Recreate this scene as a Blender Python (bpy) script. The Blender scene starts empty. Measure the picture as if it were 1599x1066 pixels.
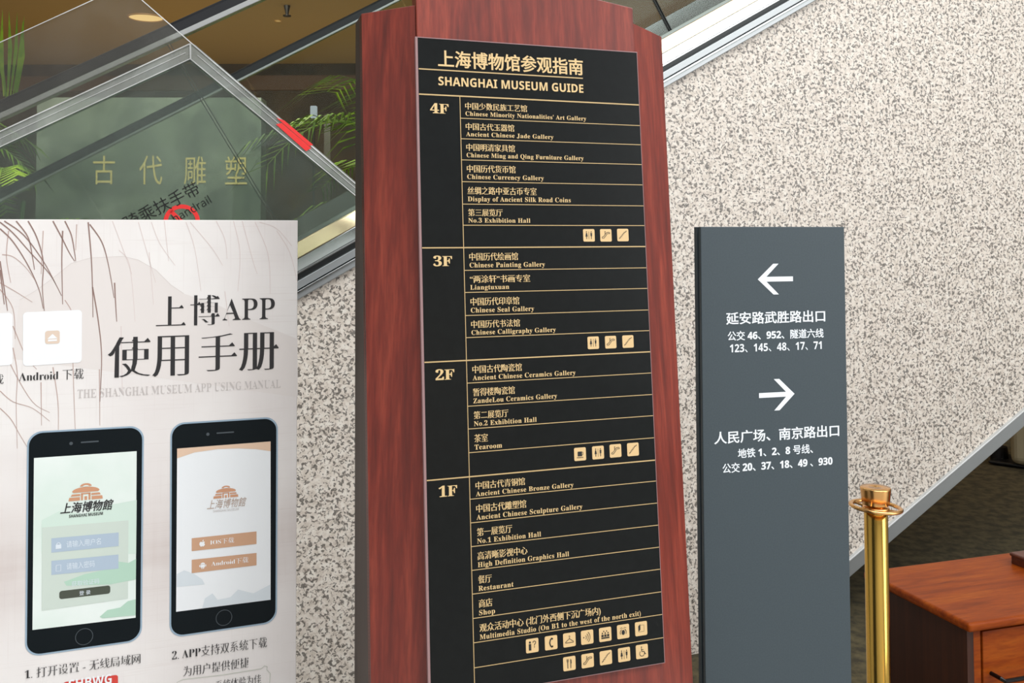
import bpy, bmesh, math, random
from mathutils import Vector, Matrix
import numpy as np
from mathutils.geometry import tessellate_polygon, delaunay_2d_cdt
random.seed(7)
SC = bpy.context.scene
COL = SC.collection
# ------------------------------------------------------------------ camera
F_PX, CX, CY = 1500.0, 799.5, 325.0
PITCH, ROLL = 0.0352185, -0.0039713
CAM = Vector((0, 0, 1.5))
_f = Vector((0, math.cos(PITCH), math.sin(PITCH)))
_u = Vector((0, -math.sin(PITCH), math.cos(PITCH)))
_r = Vector((1, 0, 0))
C_R = _r * math.cos(ROLL) + _u * math.sin(ROLL)
C_U = -_r * math.sin(ROLL) + _u * math.cos(ROLL)
C_F = _f
cd = bpy.data.cameras.new('camera')
cd.sensor_fit = 'HORIZONTAL'; cd.sensor_width = 36.0
cd.lens = 36.0 * F_PX / 1599.0
cd.shift_y = (CY - 533.0) / 1599.0
cd.clip_start = 0.05; cd.clip_end = 100
cd.dof.use_dof = False
co = bpy.data.objects.new('camera', cd); COL.objects.link(co)
M = Matrix.Identity(4)
for i in range(3):
    M[i][0] = C_R[i]; M[i][1] = C_U[i]; M[i][2] = -C_F[i]; M[i][3] = CAM[i]
co.matrix_world = M
SC.camera = co
# ------------------------------------------------------------------ world, lights, exposure
w = bpy.data.worlds.new('world'); SC.world = w; w.use_nodes = True
w.node_tree.nodes['Background'].inputs[0].default_value = (0.80, 0.88, 1.0, 1)
w.node_tree.nodes['Background'].inputs[1].default_value = 0.5
def area(name, loc, target, sx, sy, power, color=(1, 1, 1)):
    l = bpy.data.lights.new(name, 'AREA'); l.shape = 'RECTANGLE'; l.size = sx; l.size_y = sy
    l.energy = power; l.color = color
    o = bpy.data.objects.new(name, l); COL.objects.link(o)
    o.location = loc
    o.rotation_euler = (Vector(target) - Vector(loc)).to_track_quat('-Z', 'Y').to_euler()
    return o
area('skylight', (2.6, -1.0, 6.85), (2.6, -0.99, 0), 8.5, 5.0, 700, (0.95, 0.98, 1.0))
area('hall_window_light', (8.3, -1.5, 3.4), (0, 2.5, 1.2), 5.0, 4.5, 270, (0.95, 0.98, 1.0))
area('ceiling_fill', (-1.5, 9.4, 0.5), (-1.5, 9.41, 9), 7.0, 1.6, 95, (1.0, 0.78, 0.48))  # unseen fill light, added to brighten the brown ceiling from below
area('marble_fill', (-2.4, 5.6, 3.4), (-3.0, 8.0, 1.6), 3.0, 0.5, 110, (1.0, 0.93, 0.8))  # unseen fill light, added to brighten the green marble
area('back_hall_lamp', (3.5, 7.0, 3.5), (3.5, 7.01, 0), 2.5, 2.5, 30, (1.0, 0.78, 0.5))
SC.view_settings.view_transform = 'Standard'
SC.view_settings.look = 'None'
SC.view_settings.gamma = 1.0
SC.view_settings.exposure = 0.09
SC.view_settings.use_curve_mapping = False
try:
    SC.cycles.use_denoising = True
    SC.cycles.transparent_max_bounces = 24
except Exception:
    pass
# ------------------------------------------------------------------ helpers: geometry of planes seen by the camera
def ray(x, y):
    return C_R * ((x - CX) / F_PX) + C_U * (-(y - CY) / F_PX) + C_F
class Plane:
    """a flat face of something: origin, right, up, normal towards the hall"""
    def __init__(s, yaw, lean, px, py, dist):
        s.o = CAM + ray(px, py) * dist
        s.R = Vector((math.cos(yaw), math.sin(yaw), 0))
        s.B = Vector((-math.sin(yaw), math.cos(yaw), 0))
        s.U = Vector((0, 0, 1)) * math.cos(lean) + s.B * math.sin(lean)
        s.n = s.U.cross(s.R)
        if s.n.dot(CAM - s.o) < 0: s.n = -s.n
        s.yaw = yaw
    def P(s, x, y, d=0.0):
        r = ray(x, y); o = s.o + s.n * d
        h = CAM + r * ((o - CAM).dot(s.n) / r.dot(s.n)) - o
        return (h.dot(s.R), h.dot(s.U))
    def W(s, u, v, d=0.0):
        return s.o + s.R * u + s.U * v + s.n * d
def onz(x, y, z):
    r = ray(x, y); return CAM + r * ((z - CAM.z) / r.z)
def atd(x, y, d):
    return CAM + ray(x, y) * d
# ------------------------------------------------------------------ helpers: objects
def tag(o, label=None, cat=None, group=None, kind=None):
    if label: o['label'] = label
    if cat: o['category'] = cat
    if group: o['group'] = group
    if kind: o['kind'] = kind
    return o
def thing(name, label, cat, loc, rz=0.0, group=None):
    o = bpy.data.objects.new(name, None); COL.objects.link(o)
    o.empty_display_size = 0.1
    o.matrix_world = Matrix.Translation(loc) @ Matrix.Rotation(rz, 4, 'Z')
    o.location = loc; o.rotation_euler = (0, 0, rz)
    o['mw'] = [v for row in (Matrix.Translation(loc) @ Matrix.Rotation(rz, 4, 'Z')) for v in row]
    return tag(o, label, cat, group)
MW = {}
def rootmat(o):
    while o.parent: o = o.parent
    return Matrix.Translation(o.location) @ Matrix.Rotation(o.rotation_euler.z, 4, 'Z')
def obj(name, verts, faces, mat, parent=None, label=None, smooth=False, bevel=0.0, seg=2):
    me = bpy.data.meshes.new(name)
    inv = rootmat(parent).inverted() if parent else Matrix.Identity(4)
    me.from_pydata([inv @ Vector(v) for v in verts], [], faces)
    me.validate(clean_customdata=False)
    me.update()
    o = bpy.data.objects.new(name, me); COL.objects.link(o)
    if mat: me.materials.append(mat)
    if parent: o.parent = parent
    if smooth:
        for p in me.polygons: p.use_smooth = True
    if bevel:
        m = o.modifiers.new('bevel', 'BEVEL'); m.width = bevel; m.segments = seg; m.limit_method = 'ANGLE'
        m.angle_limit = math.radians(40)
    if label: o['label'] = label
    return o
class MB:
    def __init__(s): s.v = []; s.f = []
    def add(s, vs, fs):
        k = len(s.v); s.v += [Vector(v) for v in vs]; s.f += [tuple(i + k for i in f) for f in fs]; return s
    def box8(s, p):      # p: 8 corners, bottom loop 4 then top loop 4
        return s.add(p, [(3, 2, 1, 0), (4, 5, 6, 7), (0, 1, 5, 4), (1, 2, 6, 5), (2, 3, 7, 6), (3, 0, 4, 7)])
    def box(s, x0, x1, y0, y1, z0, z1):
        return s.box8([(x0, y0, z0), (x1, y0, z0), (x1, y1, z0), (x0, y1, z0), (x0, y0, z1), (x1, y0, z1), (x1, y1, z1), (x0, y1, z1)])
    def prism(s, loop_a, loop_b):
        n = len(loop_a)
        vs = list(loop_a) + list(loop_b)
        fs = [tuple(range(n)), tuple(reversed(range(n, 2 * n)))]
        fs += [(i, i + n, (i + 1) % n + n, (i + 1) % n) for i in range(n)]
        return s.add(vs, fs)
    def tube(s, pts, radii, n=12, cap=True):
        pts = [Vector(p) for p in pts]
        if not isinstance(radii, (list, tuple)): radii = [radii] * len(pts)
        k = len(s.v); N = None
        for i, p in enumerate(pts):
            t = (pts[min(i + 1, len(pts) - 1)] - pts[max(i - 1, 0)]).normalized()
            if N is None:
                a = Vector((0, 0, 1)) if abs(t.z) < 0.9 else Vector((1, 0, 0)); N = t.cross(a).normalized()
            N = (N - t * N.dot(t)).normalized(); Bv = t.cross(N)
            for j in range(n):
                a = 2 * math.pi * j / n
                s.v.append(p + (N * math.cos(a) + Bv * math.sin(a)) * radii[i])
        for i in range(len(pts) - 1):
            for j in range(n):
                a = k + i * n + j; b = k + i * n + (j + 1) % n
                s.f.append((a, b, b + n, a + n))
        if cap:
            s.f.append(tuple(reversed(range(k, k + n)))); e = k + (len(pts) - 1) * n
            s.f.append(tuple(range(e, e + n)))
        return s
    def lathe(s, c, prof, n=40):
        k = len(s.v)
        for r, z in prof:
            for j in range(n):
                a = 2 * math.pi * j / n; s.v.append(Vector((c[0] + r * math.cos(a), c[1] + r * math.sin(a), c[2] + z)))
        for i in range(len(prof) - 1):
            for j in range(n):
                a = k + i * n + j; b = k + i * n + (j + 1) % n
                s.f.append((a, b, b + n, a + n))
        return s
    def build(s, name, mat, parent=None, label=None, smooth=False, bevel=0, seg=2):
        return obj(name, s.v, s.f, mat, parent, label, smooth, bevel, seg)
# ------------------------------------------------------------------ helpers: materials
def s2l(c):
    return tuple(((v / 255) / 12.92 if v / 255 <= 0.04045 else ((v / 255 + 0.055) / 1.055) ** 2.4) for v in c) + (1,)
def mat(name, rgb, rough=0.5, metal=0.0, spec=0.5, coat=0.0):
    m = bpy.data.materials.new(name); m.use_nodes = True
    b = m.node_tree.nodes['Principled BSDF']
    b.inputs['Base Color'].default_value = s2l(rgb); b.inputs['Roughness'].default_value = rough
    b.inputs['Metallic'].default_value = metal
    b.inputs['Specular IOR Level'].default_value = spec
    b.inputs['Coat Weight'].default_value = coat; b.inputs['Coat Roughness'].default_value = 0.12
    return m
def nodes(m): return m.node_tree.nodes, m.node_tree.links, m.node_tree.nodes['Principled BSDF']
def ramp(N, stops, interp='LINEAR'):
    r = N.new('ShaderNodeValToRGB'); e = r.color_ramp.elements; r.color_ramp.interpolation = interp
    while len(e) < len(stops): e.new(0.5)
    for el, (p, c) in zip(e, stops): el.position = p; el.color = s2l(c)
    return r
def noise(N, L, vec, scale, detail=2, rough=0.5, dist=0.0):
    n = N.new('ShaderNodeTexNoise'); n.inputs['Scale'].default_value = scale
    n.inputs['Detail'].default_value = detail; n.inputs['Roughness'].default_value = rough
    n.inputs['Distortion'].default_value = dist
    L.new(vec, n.inputs['Vector']); return n.outputs['Fac']
def coords(N, L, scale=(1, 1, 1)):
    t = N.new('ShaderNodeTexCoord'); mp = N.new('ShaderNodeMapping')
    mp.inputs['Scale'].default_value = scale
    L.new(t.outputs['Object'], mp.inputs['Vector']); return mp.outputs['Vector']
def mixc(N, L, fac, a, b):
    m = N.new('ShaderNodeMix'); m.data_type = 'RGBA'
    if isinstance(fac, float): m.inputs[0].default_value = fac
    else: L.new(fac, m.inputs[0])
    for k, v in ((6, a), (7, b)):
        if isinstance(v, tuple): m.inputs[k].default_value = v
        else: L.new(v, m.inputs[k])
    return m.outputs[2]
def mathn(N, L, op, a, b=None, clamp=False):
    m = N.new('ShaderNodeMath'); m.operation = op; m.use_clamp = clamp
    for k, v in ((0, a), (1, b)):
        if v is None: continue
        if isinstance(v, (int, float)): m.inputs[k].default_value = v
        else: L.new(v, m.inputs[k])
    return m.outputs[0]
def m_granite():
    m = mat('granite', (230, 222, 213), 0.42); N, L, b = nodes(m)
    v = coords(N, L)
    base = ramp(N, [(0.35, (206, 194, 181)), (0.5, (222, 211, 199)), (0.65, (230, 222, 211))])
    L.new(noise(N, L, v, 45, 2), base.inputs[0])
    # blotchy black mica and grey flecks
    a = noise(N, L, v, 88, 2.5, 0.55, 0.6)
    big = noise(N, L, v, 14, 2)
    a2 = mathn(N, L, 'ADD', a, mathn(N, L, 'MULTIPLY', mathn(N, L, 'SUBTRACT', big, 0.5), 0.16))
    dark = ramp(N, [(0.528, (0, 0, 0)), (0.562, (255, 255, 255))]); L.new(a2, dark.inputs[0])
    dark.color_ramp.elements[1].color = (0.85, 0.85, 0.85, 1)
    c2 = noise(N, L, v, 130, 2)
    tone = ramp(N, [(0.4, (46, 42, 38)), (0.6, (116, 108, 100))]); L.new(c2, tone.inputs[0])
    col = mixc(N, L, dark.outputs[0], base.outputs[0], tone.outputs[0])
    # little brownish grains
    g = ramp(N, [(0.60, (0, 0, 0)), (0.64, (255, 255, 255))]); L.new(noise(N, L, v, 105, 1.5, 0.5), g.inputs[0])
    g.color_ramp.elements[1].color = (0.5, 0.5, 0.5, 1)
    col = mixc(N, L, g.outputs[0], col, s2l((176, 160, 150)))
    L.new(col, b.inputs['Base Color'])
    return m
def m_wood(name, c, rough=0.38, sc=(34, 34, 1.1), spec=0.5, coat=0.0):
    m = mat(name, c[1], rough, spec=spec, coat=coat); N, L, b = nodes(m)
    v = coords(N, L, sc)
    r = ramp(N, [(0.28, c[0]), (0.5, c[1]), (0.72, c[2])]); L.new(noise(N, L, v, 1.6, 4, 0.6, 0.3), r.inputs[0])
    v2 = coords(N, L, (sc[0] * 6, sc[1] * 6, sc[2] * 5))
    f = ramp(N, [(0.42, (0, 0, 0)), (0.68, (255, 255, 255))]); L.new(noise(N, L, v2, 1.4, 3, 0.6), f.inputs[0])
    f.color_ramp.elements[1].color = (0.45, 0.45, 0.45, 1)
    col = mixc(N, L, f.outputs[0], r.outputs[0], s2l(c[0]))
    L.new(col, b.inputs['Base Color']); return m
def m_mottle(name, a, c, scale, rough=0.6, detail=4, metal=0.0, lo=0.4, hi=0.6, dist=0.0):
    m = mat(name, a, rough, metal); N, L, b = nodes(m); v = coords(N, L)
    r = ramp(N, [(lo, a), (hi, c)]); L.new(noise(N, L, v, scale, detail, 0.6, dist), r.inputs[0])
    L.new(r.outputs[0], b.inputs['Base Color']); return m
def m_clear(name, tint=(1, 1, 1), haze=0.0, haze_rgb=(200, 205, 200), ior=1.45, gl=1.0, rough=0.02):
    m = bpy.data.materials.new(name); m.use_nodes = True; N = m.node_tree.nodes; L = m.node_tree.links
    N.remove(N['Principled BSDF']); out = N['Material Output']
    t = N.new('ShaderNodeBsdfTransparent'); t.inputs[0].default_value = tint + (1,)
    g = N.new('ShaderNodeBsdfGlossy'); g.inputs['Roughness'].default_value = rough
    fr = N.new('ShaderNodeFresnel'); fr.inputs[0].default_value = ior
    k = mathn(N, L, 'MULTIPLY', fr.outputs[0], gl)
    mx = N.new('ShaderNodeMixShader'); L.new(k, mx.inputs[0]); L.new(t.outputs[0], mx.inputs[1]); L.new(g.outputs[0], mx.inputs[2])
    last = mx.outputs[0]
    if haze:
        d = N.new('ShaderNodeBsdfDiffuse')
        v = coords(N, L, (1, 1, 1))
        n = noise(N, L, v, 5, 4, 0.6, 0.5)
        c = mixc(N, L, n, s2l(tuple(x * 0.8 for x in haze_rgb)), s2l(haze_rgb)); L.new(c, d.inputs[0])
        m2 = N.new('ShaderNodeMixShader')
        hz = mathn(N, L, 'MULTIPLY', mathn(N, L, 'ADD', mathn(N, L, 'MULTIPLY', mathn(N, L, 'SUBTRACT', n, 0.5), 1.6), 1.0), haze, True)
        L.new(hz, m2.inputs[0])
        L.new(last, m2.inputs[1]); L.new(d.outputs[0], m2.inputs[2]); last = m2.outputs[0]
    L.new(last, out.inputs['Surface']); return m
def m_emit(name, rgb, s):
    m = bpy.data.materials.new(name); m.use_nodes = True; N = m.node_tree.nodes; L = m.node_tree.links
    N.remove(N['Principled BSDF']); e = N.new('ShaderNodeEmission'); e.inputs[0].default_value = s2l(rgb); e.inputs[1].default_value = s
    L.new(e.outputs[0], N['Material Output'].inputs['Surface']); return m
G = m_granite()
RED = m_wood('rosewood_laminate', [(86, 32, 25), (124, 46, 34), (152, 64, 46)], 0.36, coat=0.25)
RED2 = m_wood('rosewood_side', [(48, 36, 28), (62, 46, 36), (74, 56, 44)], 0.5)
BLACKP = m_mottle('black_panel', (11, 14, 14), (14, 17, 17), 60, 0.3)
BLACKP.node_tree.nodes['Principled BSDF'].inputs['Specular IOR Level'].default_value = 0.22
GOLD = mat('gold_paint', (216, 185, 132), 0.45)
GOLDL = mat('gold_line', (196, 166, 116), 0.45)
SILVER = mat('silver_edge', (178, 170, 170), 0.35, 0.6)
SIGNG = m_mottle('slate_grey_paint', (58, 69, 75), (62, 73, 79), 300, 0.5)
SIGND = mat('dark_sign_edge', (26, 30, 34), 0.45)
WHITE = mat('white_vinyl', (238, 243, 248), 0.5)
BRASS = mat('brass', (214, 172, 84), 0.13, 1.0)
BRASS2 = mat('brass_cap', (232, 178, 112), 0.22, 1.0)
STEEL = mat('brushed_steel', (190, 192, 192), 0.26, 1.0)
STEEL2 = mat('matt_aluminium', (168, 171, 172), 0.42, 0.75)
STEEL3 = mat('dark_gap', (58, 60, 60), 0.4, 0.6)
RUBBER = mat('black_rubber', (20, 22, 27), 0.28)
GLASS = m_clear('balustrade_glass', (0.90, 0.93, 0.91), 0.0, ior=1.45, gl=0.22)
ACRA = m_clear('acrylic_back_sheet', (0.86, 0.87, 0.85), 0.042, (214, 208, 198), gl=0.5)
ACRB = m_clear('acrylic_front_sheet', (0.84, 0.88, 0.85), 0.06, (190, 202, 194), gl=0.6)
ACRE = m_clear('acrylic_edge', (0.8, 0.83, 0.81), 0.34, (205, 208, 202), gl=1.0)
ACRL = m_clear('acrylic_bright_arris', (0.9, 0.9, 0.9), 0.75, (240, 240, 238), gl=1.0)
CARPET = m_mottle('olive_carpet', (52, 46, 30), (84, 75, 50), 16, 0.95, 5)
CEIL = mat('brown_ceiling', (136, 112, 66), 0.8)
DARKW = m_mottle('dark_brown_wall', (52, 40, 26), (70, 54, 34), 2.5, 0.7)
MARBLE = m_mottle('green_marble', (82, 96, 88), (150, 160, 150), 1.9, 0.4, 5, dist=0.8, lo=0.35, hi=0.68)
HALL = mat('hall_plaster', (204, 203, 202), 0.8)
LEAF = m_mottle('palm_leaf', (90, 128, 18), (158, 186, 34), 3, 0.45)
LEAF2 = m_mottle('palm_leaf_dark', (48, 80, 20), (104, 134, 40), 3, 0.45)
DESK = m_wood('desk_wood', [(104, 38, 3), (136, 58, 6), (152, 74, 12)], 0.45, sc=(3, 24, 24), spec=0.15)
DESK2 = m_wood('desk_wood_shaded', [(44, 20, 10), (58, 27, 13), (70, 34, 16)], 0.5, spec=0.3)  # darker copy of the desk wood, with the side's shade painted in
CREAM = mat('cream_plastic', (188, 176, 146), 0.5)
# ------------------------------------------------------------------ helpers: lettering
def sarea(P): return sum(P[i - 1][0] * P[i][1] - P[i][0] * P[i - 1][1] for i in range(len(P))) / 2
def outlines(s, spacing=1.0):
    cu = bpy.data.curves.new('lettering_tmp', 'FONT'); cu.body = s; cu.space_character = spacing
    o = bpy.data.objects.new('lettering_tmp', cu); COL.objects.link(o)
    bpy.context.view_layer.update()
    dg = bpy.context.evaluated_depsgraph_get()
    c = o.to_curve(dg)
    polys = []
    for sp in c.splines:
        bp = sp.bezier_points; n = len(bp); pts = []
        if n < 3: continue
        for i in range(n):
            a = bp[i]; b = bp[(i + 1) % n]
            p0, p1, p2, p3 = a.co, a.handle_right, b.handle_left, b.co
            pts.append((p0.x, p0.y))
            d = (p3 - p0)
            L_ = d.length
            if L_ > 1e-6:
                dv = max(abs((p1 - p0).cross(d).length), abs((p2 - p0).cross(d).length)) / L_
                k = 0 if dv < 0.004 else (2 if dv < 0.03 else 4)
                for j in range(1, k + 1):
                    t = j / (k + 1); q = p0 * (1 - t) ** 3 + p1 * 3 * t * (1 - t) ** 2 + p2 * 3 * t * t * (1 - t) + p3 * t ** 3
                    pts.append((q.x, q.y))
        cl = []
        for p in pts:
            if not cl or (abs(p[0] - cl[-1][0]) + abs(p[1] - cl[-1][1])) > 1e-4: cl.append(p)
        if len(cl) > 2: polys.append(cl)
    o.to_curve_clear()
    COL.objects.unlink(o); bpy.data.objects.remove(o); bpy.data.curves.remove(cu)
    # make every glyph run with its ink on the left
    polys.sort(key=lambda P: min(p[0] for p in P)); groups = []
    for P in polys:
        x0 = min(p[0] for p in P); x1 = max(p[0] for p in P)
        if groups and x0 < groups[-1][0] - 1e-4: groups[-1][0] = max(groups[-1][0], x1); groups[-1][1].append(P)
        else: groups.append([x1, [P]])
    out = []
    for _, ps in groups:
        big = max(ps, key=lambda P: abs(sarea(P)))
        out += ps if sarea(big) > 0 else [P[::-1] for P in ps]
    return out
def restyle(polys, ox, oy, serif=None, song=False):
    """thicken or thin strokes sideways (ox) and up-down (oy); add slab serifs or song-style stroke ends"""
    out = []; extra = []
    for P in polys:
        n = len(P); Q = []
        nr = []
        for i in range(n):
            x0, y0 = P[i]; x1, y1 = P[(i + 1) % n]; dx, dy = x1 - x0, y1 - y0; l = math.hypot(dx, dy) or 1
            nr.append((dy / l, -dx / l, l, dx, dy))
        for i in range(n):
            a = nr[i - 1]; b = nr[i]; d = 1 + a[0] * b[0] + a[1] * b[1]
            mx, my = (a[0] + b[0]), (a[1] + b[1])
            if d > 0.35: mx /= d; my /= d
            else: mx *= 1.5; my *= 1.5
            mx = max(-1.4, min(1.4, mx)); my = max(-1.4, min(1.4, my))
            Q.append((P[i][0] + mx * ox, P[i][1] + my * oy))
        out.append(Q)
        for i in range(n):
            a = nr[i - 1]; b = nr[i]; c = nr[(i + 1) % n]
            if serif and abs(b[4]) < 0.012 and 0.045 < b[2] < 0.15 and abs(a[0]) > 0.86 and abs(c[0]) > 0.86 and a[2] > 0.12 and c[2] > 0.12 and a[0] * c[0] < 0:
                x0, x1 = sorted((Q[i][0], Q[(i + 1) % n][0])); y = (Q[i][1] + Q[(i + 1) % n][1]) / 2
                if x1 - x0 < 0.03: continue
                e, t = serif
                if b[1] < 0: extra.append([(x0 - e, y), (x1 + e, y), (x1 + e, y + t), (x0 - e, y + t)])
                else:
                    extra.append([(x0 - e, y - t), (x1 + e * 0.6, y - t), (x1 + e * 0.6, y), (x0 - e, y)])
            if song and b[0] > 0.95 and 0.03 < b[2] < 0.13 and abs(a[1]) > 0.95 and abs(c[1]) > 0.95 and a[2] > 0.1:
                x = (Q[i][0] + Q[(i + 1) % n][0]) / 2; y = min(Q[i][1], Q[(i + 1) % n][1]); t = 0.075
                extra.append([(x - 0.14, y + 0.02), (x, y), (x + 0.01, y + 0.015), (x - 0.055, y + t + 0.02)])
    return out, extra
def fill(polys):
    """fill outlines by the non-zero winding rule, cluster by cluster; returns (verts2d, faces)"""
    bb = [(min(p[0] for p in P), max(p[0] for p in P), P) for P in polys]
    bb.sort(key=lambda b: b[0]); clusters = []
    for x0, x1, P in bb:
        if clusters and x0 < clusters[-1][0] - 1e-4: clusters[-1][0] = max(clusters[-1][0], x1); clusters[-1][1].append(P)
        else: clusters.append([x1, [P]])
    V = []; Fc = []
    for _, ps in clusters:
        pts = []; edges = []
        for P in ps:
            k = len(pts); n = len(P); pts += [Vector(p) for p in P]; edges += [(k + i, k + (i + 1) % n) for i in range(n)]
        ov, oe, of, *_r = delaunay_2d_cdt(pts, edges, [], 0, 1e-5, False)
        if not of: continue
        E0 = np.array([pts[a][:] for a, b in edges]); E1 = np.array([pts[b][:] for a, b in edges])
        vv = np.array([v[:] for v in ov]); C = np.array([vv[list(f)].mean(axis=0) for f in of])
        x, y = C[:, 0:1], C[:, 1:2]
        side = (E1[:, 0] - E0[:, 0])[None] * (y - E0[:, 1][None]) - (x - E0[:, 0][None]) * (E1[:, 1] - E0[:, 1])[None]
        up = (E0[:, 1][None] <= y) & (E1[:, 1][None] > y) & (side > 0)
        dn = (E0[:, 1][None] > y) & (E1[:, 1][None] <= y) & (side < 0)
        wn = up.sum(1) - dn.sum(1)
        k = len(V); V += [tuple(v) for v in vv.tolist()]
        Fc += [tuple(i + k for i in f) for f, q in zip(of, wn) if q > 0]
    used = sorted({i for f in Fc for i in f}); mp = {a: b for b, a in enumerate(used)}
    return [V[i] for i in used], [tuple(mp[i] for i in f) for f in Fc]
STY = {'sans': (0.0, 0.0, None, False), 'bold': (0.004, 0.004, None, False),
       'slab': (0.004, 0.0, None, True), 'heavy': (0.016, 0.0, None, False), 'title': (0.016, -0.024, None, True), 'roman': (-0.020, -0.002, None, False),
       'song': (0.004, -0.022, None, True), 'cjkbold': (0.022, 0.014, None, False), 'cjkslab': (0.022, -0.010, None, True)}
# Latin letters and digits come from the built-in font's serif, bold sans and sans alphabets
ALPHA = {'title': (0x1D400, 0x1D41A, 0x1D7CE), 'slab': (0x1D400, 0x1D41A, 0x1D7CE), 'heavy': (0x1D400, 0x1D41A, 0x1D7CE), 'roman': (0x1D400, 0x1D41A, 0x1D7CE), 'song': (0x1D400, 0x1D41A, 0x1D7CE),
         'cjkslab': (0x1D400, 0x1D41A, 0x1D7CE), 'bold': (0x1D5D4, 0x1D5EE, 0x1D7EC), 'sans': (0x1D5A0, 0x1D5BA, 0x1D7E2), 'cjkbold': (0x1D5D4, 0x1D5EE, 0x1D7EC)}
def alphabet(s, st):
    A, a, d = ALPHA[st]
    return ''.join(chr(A + ord(c) - 65) if 'A' <= c <= 'Z' else chr(a + ord(c) - 97) if 'a' <= c <= 'z' else chr(d + ord(c) - 48) if '0' <= c <= '9' else c for c in s)
_cache = {}
def lettering(pl, s, style, x0, x1, y, mt, parent, h=None, cap=None, em=None, d=0.0006, yr=None, slant=0.0, spacing=1.0, name='lettering', label=None):
    """words s with left end at pixel (x0, y) and right end at pixel x1 on plane pl; height from h (box), cap or em, in pixels"""
    key = (s, style, spacing)
    if key not in _cache:
        st = STY[style]; a, b = restyle(outlines(alphabet(s, style), spacing), st[0], st[1], st[2], st[3])
        vs, fs = fill(a)
        for q in b:
            k = len(vs); vs += q; fs.append((k, k + 1, k + 2, k + 3))
        # slots past the filled outlines sit a hair higher so faces never share a plane
        _cache[key] = (vs, fs, len(vs) - 4 * len(b))
    vs, fs, nb = _cache[key]
    xa = min(v[0] for v in vs); xb = max(v[0] for v in vs); ya = min(v[1] for v in vs); yb = max(v[1] for v in vs)
    A = pl.P(x0, y); Bq = pl.P(x1, y if yr is None else yr); T = pl.P(x0, y - 10)
    mpp = (T[1] - A[1]) / 10
    W_ = (Bq[0] - A[0]) if yr is None else math.hypot(Bq[0] - A[0], Bq[1] - A[1])
    ang = 0 if yr is None else math.atan2(Bq[1] - A[1], Bq[0] - A[0])
    sx = W_ / (xb - xa)
    if h: sy = h * mpp / (yb - ya); y00 = ya
    elif cap: sy = cap * mpp / 0.70; y00 = 0
    else: sy = em * mpp / 0.92; y00 = -0.08
    out = []
    ca, sa = math.cos(ang), math.sin(ang)
    for i, (vx, vy) in enumerate(vs):
        u = (vx - xa) * sx + slant * (vy - y00) * sy; v = (vy - y00) * sy
        out.append(pl.W(A[0] + u * ca - v * sa, A[1] + u * sa + v * ca, d + (0.00015 if i >= nb else 0)))
    return obj(name, out, fs, mt, parent, label)
def flat(pl, uv_polys, mt, parent, name, d=0.0005, label=None):
    """flat print: list of simple polygons in plane coordinates"""
    vs = []; fs = []
    for j, P in enumerate(uv_polys):
        k = len(vs)
        vs += [pl.W(u, v, d) for u, v in P]
        if len(P) == 4: fs.append((k, k + 1, k + 2, k + 3))
        else:
            for t in tessellate_polygon([[Vector((u, v, 0)) for u, v in P]]): fs.append(tuple(k + i for i in t))
    return obj(name, vs, fs, mt, parent, label)
def rrect(c, r, n=5):
    """rounded quad through four corners given in order TL,TR,BR,BL"""
    out = []; m = len(c)
    for i in range(m):
        p = Vector(c[i]); a = Vector(c[i - 1]); b = Vector(c[(i + 1) % m])
        ea = (a - p).normalized() * r; eb = (b - p).normalized() * r
        for k in range(n + 1):
            t = k / n; th = t * math.pi / 2
            q = p + ea * (1 - math.sin(th)) + eb * (1 - math.cos(th)); out.append((q.x, q.y))
    return out
def stroke(P, w, closed=False):
    """polyline of width w (number or list) as one ribbon of quads"""
    out = []; n = len(P)
    ws = w if isinstance(w, (list, tuple)) else [w] * n
    nr = []
    for i in range(n):
        a = Vector(P[max(i - 1, 0)]); b = Vector(P[min(i + 1, n - 1)]); t = (b - a).normalized(); nr.append(Vector((-t.y, t.x)))
    for i in range(n - 1):
        a = Vector(P[i]); b = Vector(P[i + 1])
        q = [a + nr[i] * ws[i] / 2, b + nr[i + 1] * ws[i + 1] / 2, b - nr[i + 1] * ws[i + 1] / 2, a - nr[i] * ws[i] / 2]
        out.append([(v.x, v.y) for v in q])
    return out
def circ(cx, cy, r, n=20, a0=0, a1=360, ry=None):
    ry = ry or r
    k = n if a1 - a0 < 360 else n - 1
    return [(cx + r * math.cos(math.radians(a0 + (a1 - a0) * i / n)), cy + ry * math.sin(math.radians(a0 + (a1 - a0) * i / n))) for i in range(k + 1)]

# ================================================================== THE SETTING
def struct(name, mb, mt, label=None, bevel=0):
    o = mb.build(name, mt, None, label, bevel=bevel); o['kind'] = 'structure'; return o
struct('floor', MB().box(-7, 9, -6, 2.1, -0.1, 0.0), m_mottle('pale_stone_floor', (176, 174, 170), (196, 193, 189), 3, 0.25))
struct('floor_carpet', MB().box(-7, 9, 2.1, 11.2, -0.1, 0.0), CARPET)
struct('wall_behind_camera', MB().box(-7.2, 9.2, -6.2, -6, 0, 7.2), HALL)
struct('wall_left', MB().box(-7.2, -7, -6, 11.2, 0, 7.2), HALL)
struct('wall_right', MB().box(9, 9.2, -6, 11.2, 0, 7.2), HALL)
struct('wall_back', MB().box(-7, 9, 11.2, 11.4, 0, 3.7), DARKW)
struct('ceiling', MB().box(-7, 9, 4.6, 11.2, 3.6, 3.8), CEIL)
struct('ceiling_hall', MB().box(-7, 9, -6, 4.6, 7.0, 7.2), HALL)
struct('wall_upper', MB().box(-7, 9, 4.6, 4.8, 3.6, 7.2), HALL)
struct('trim_1', MB().box(-7, 9, 11.12, 11.2, 3.28, 3.45), mat('brown_cornice', (84, 58, 36), 0.6))
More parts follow.
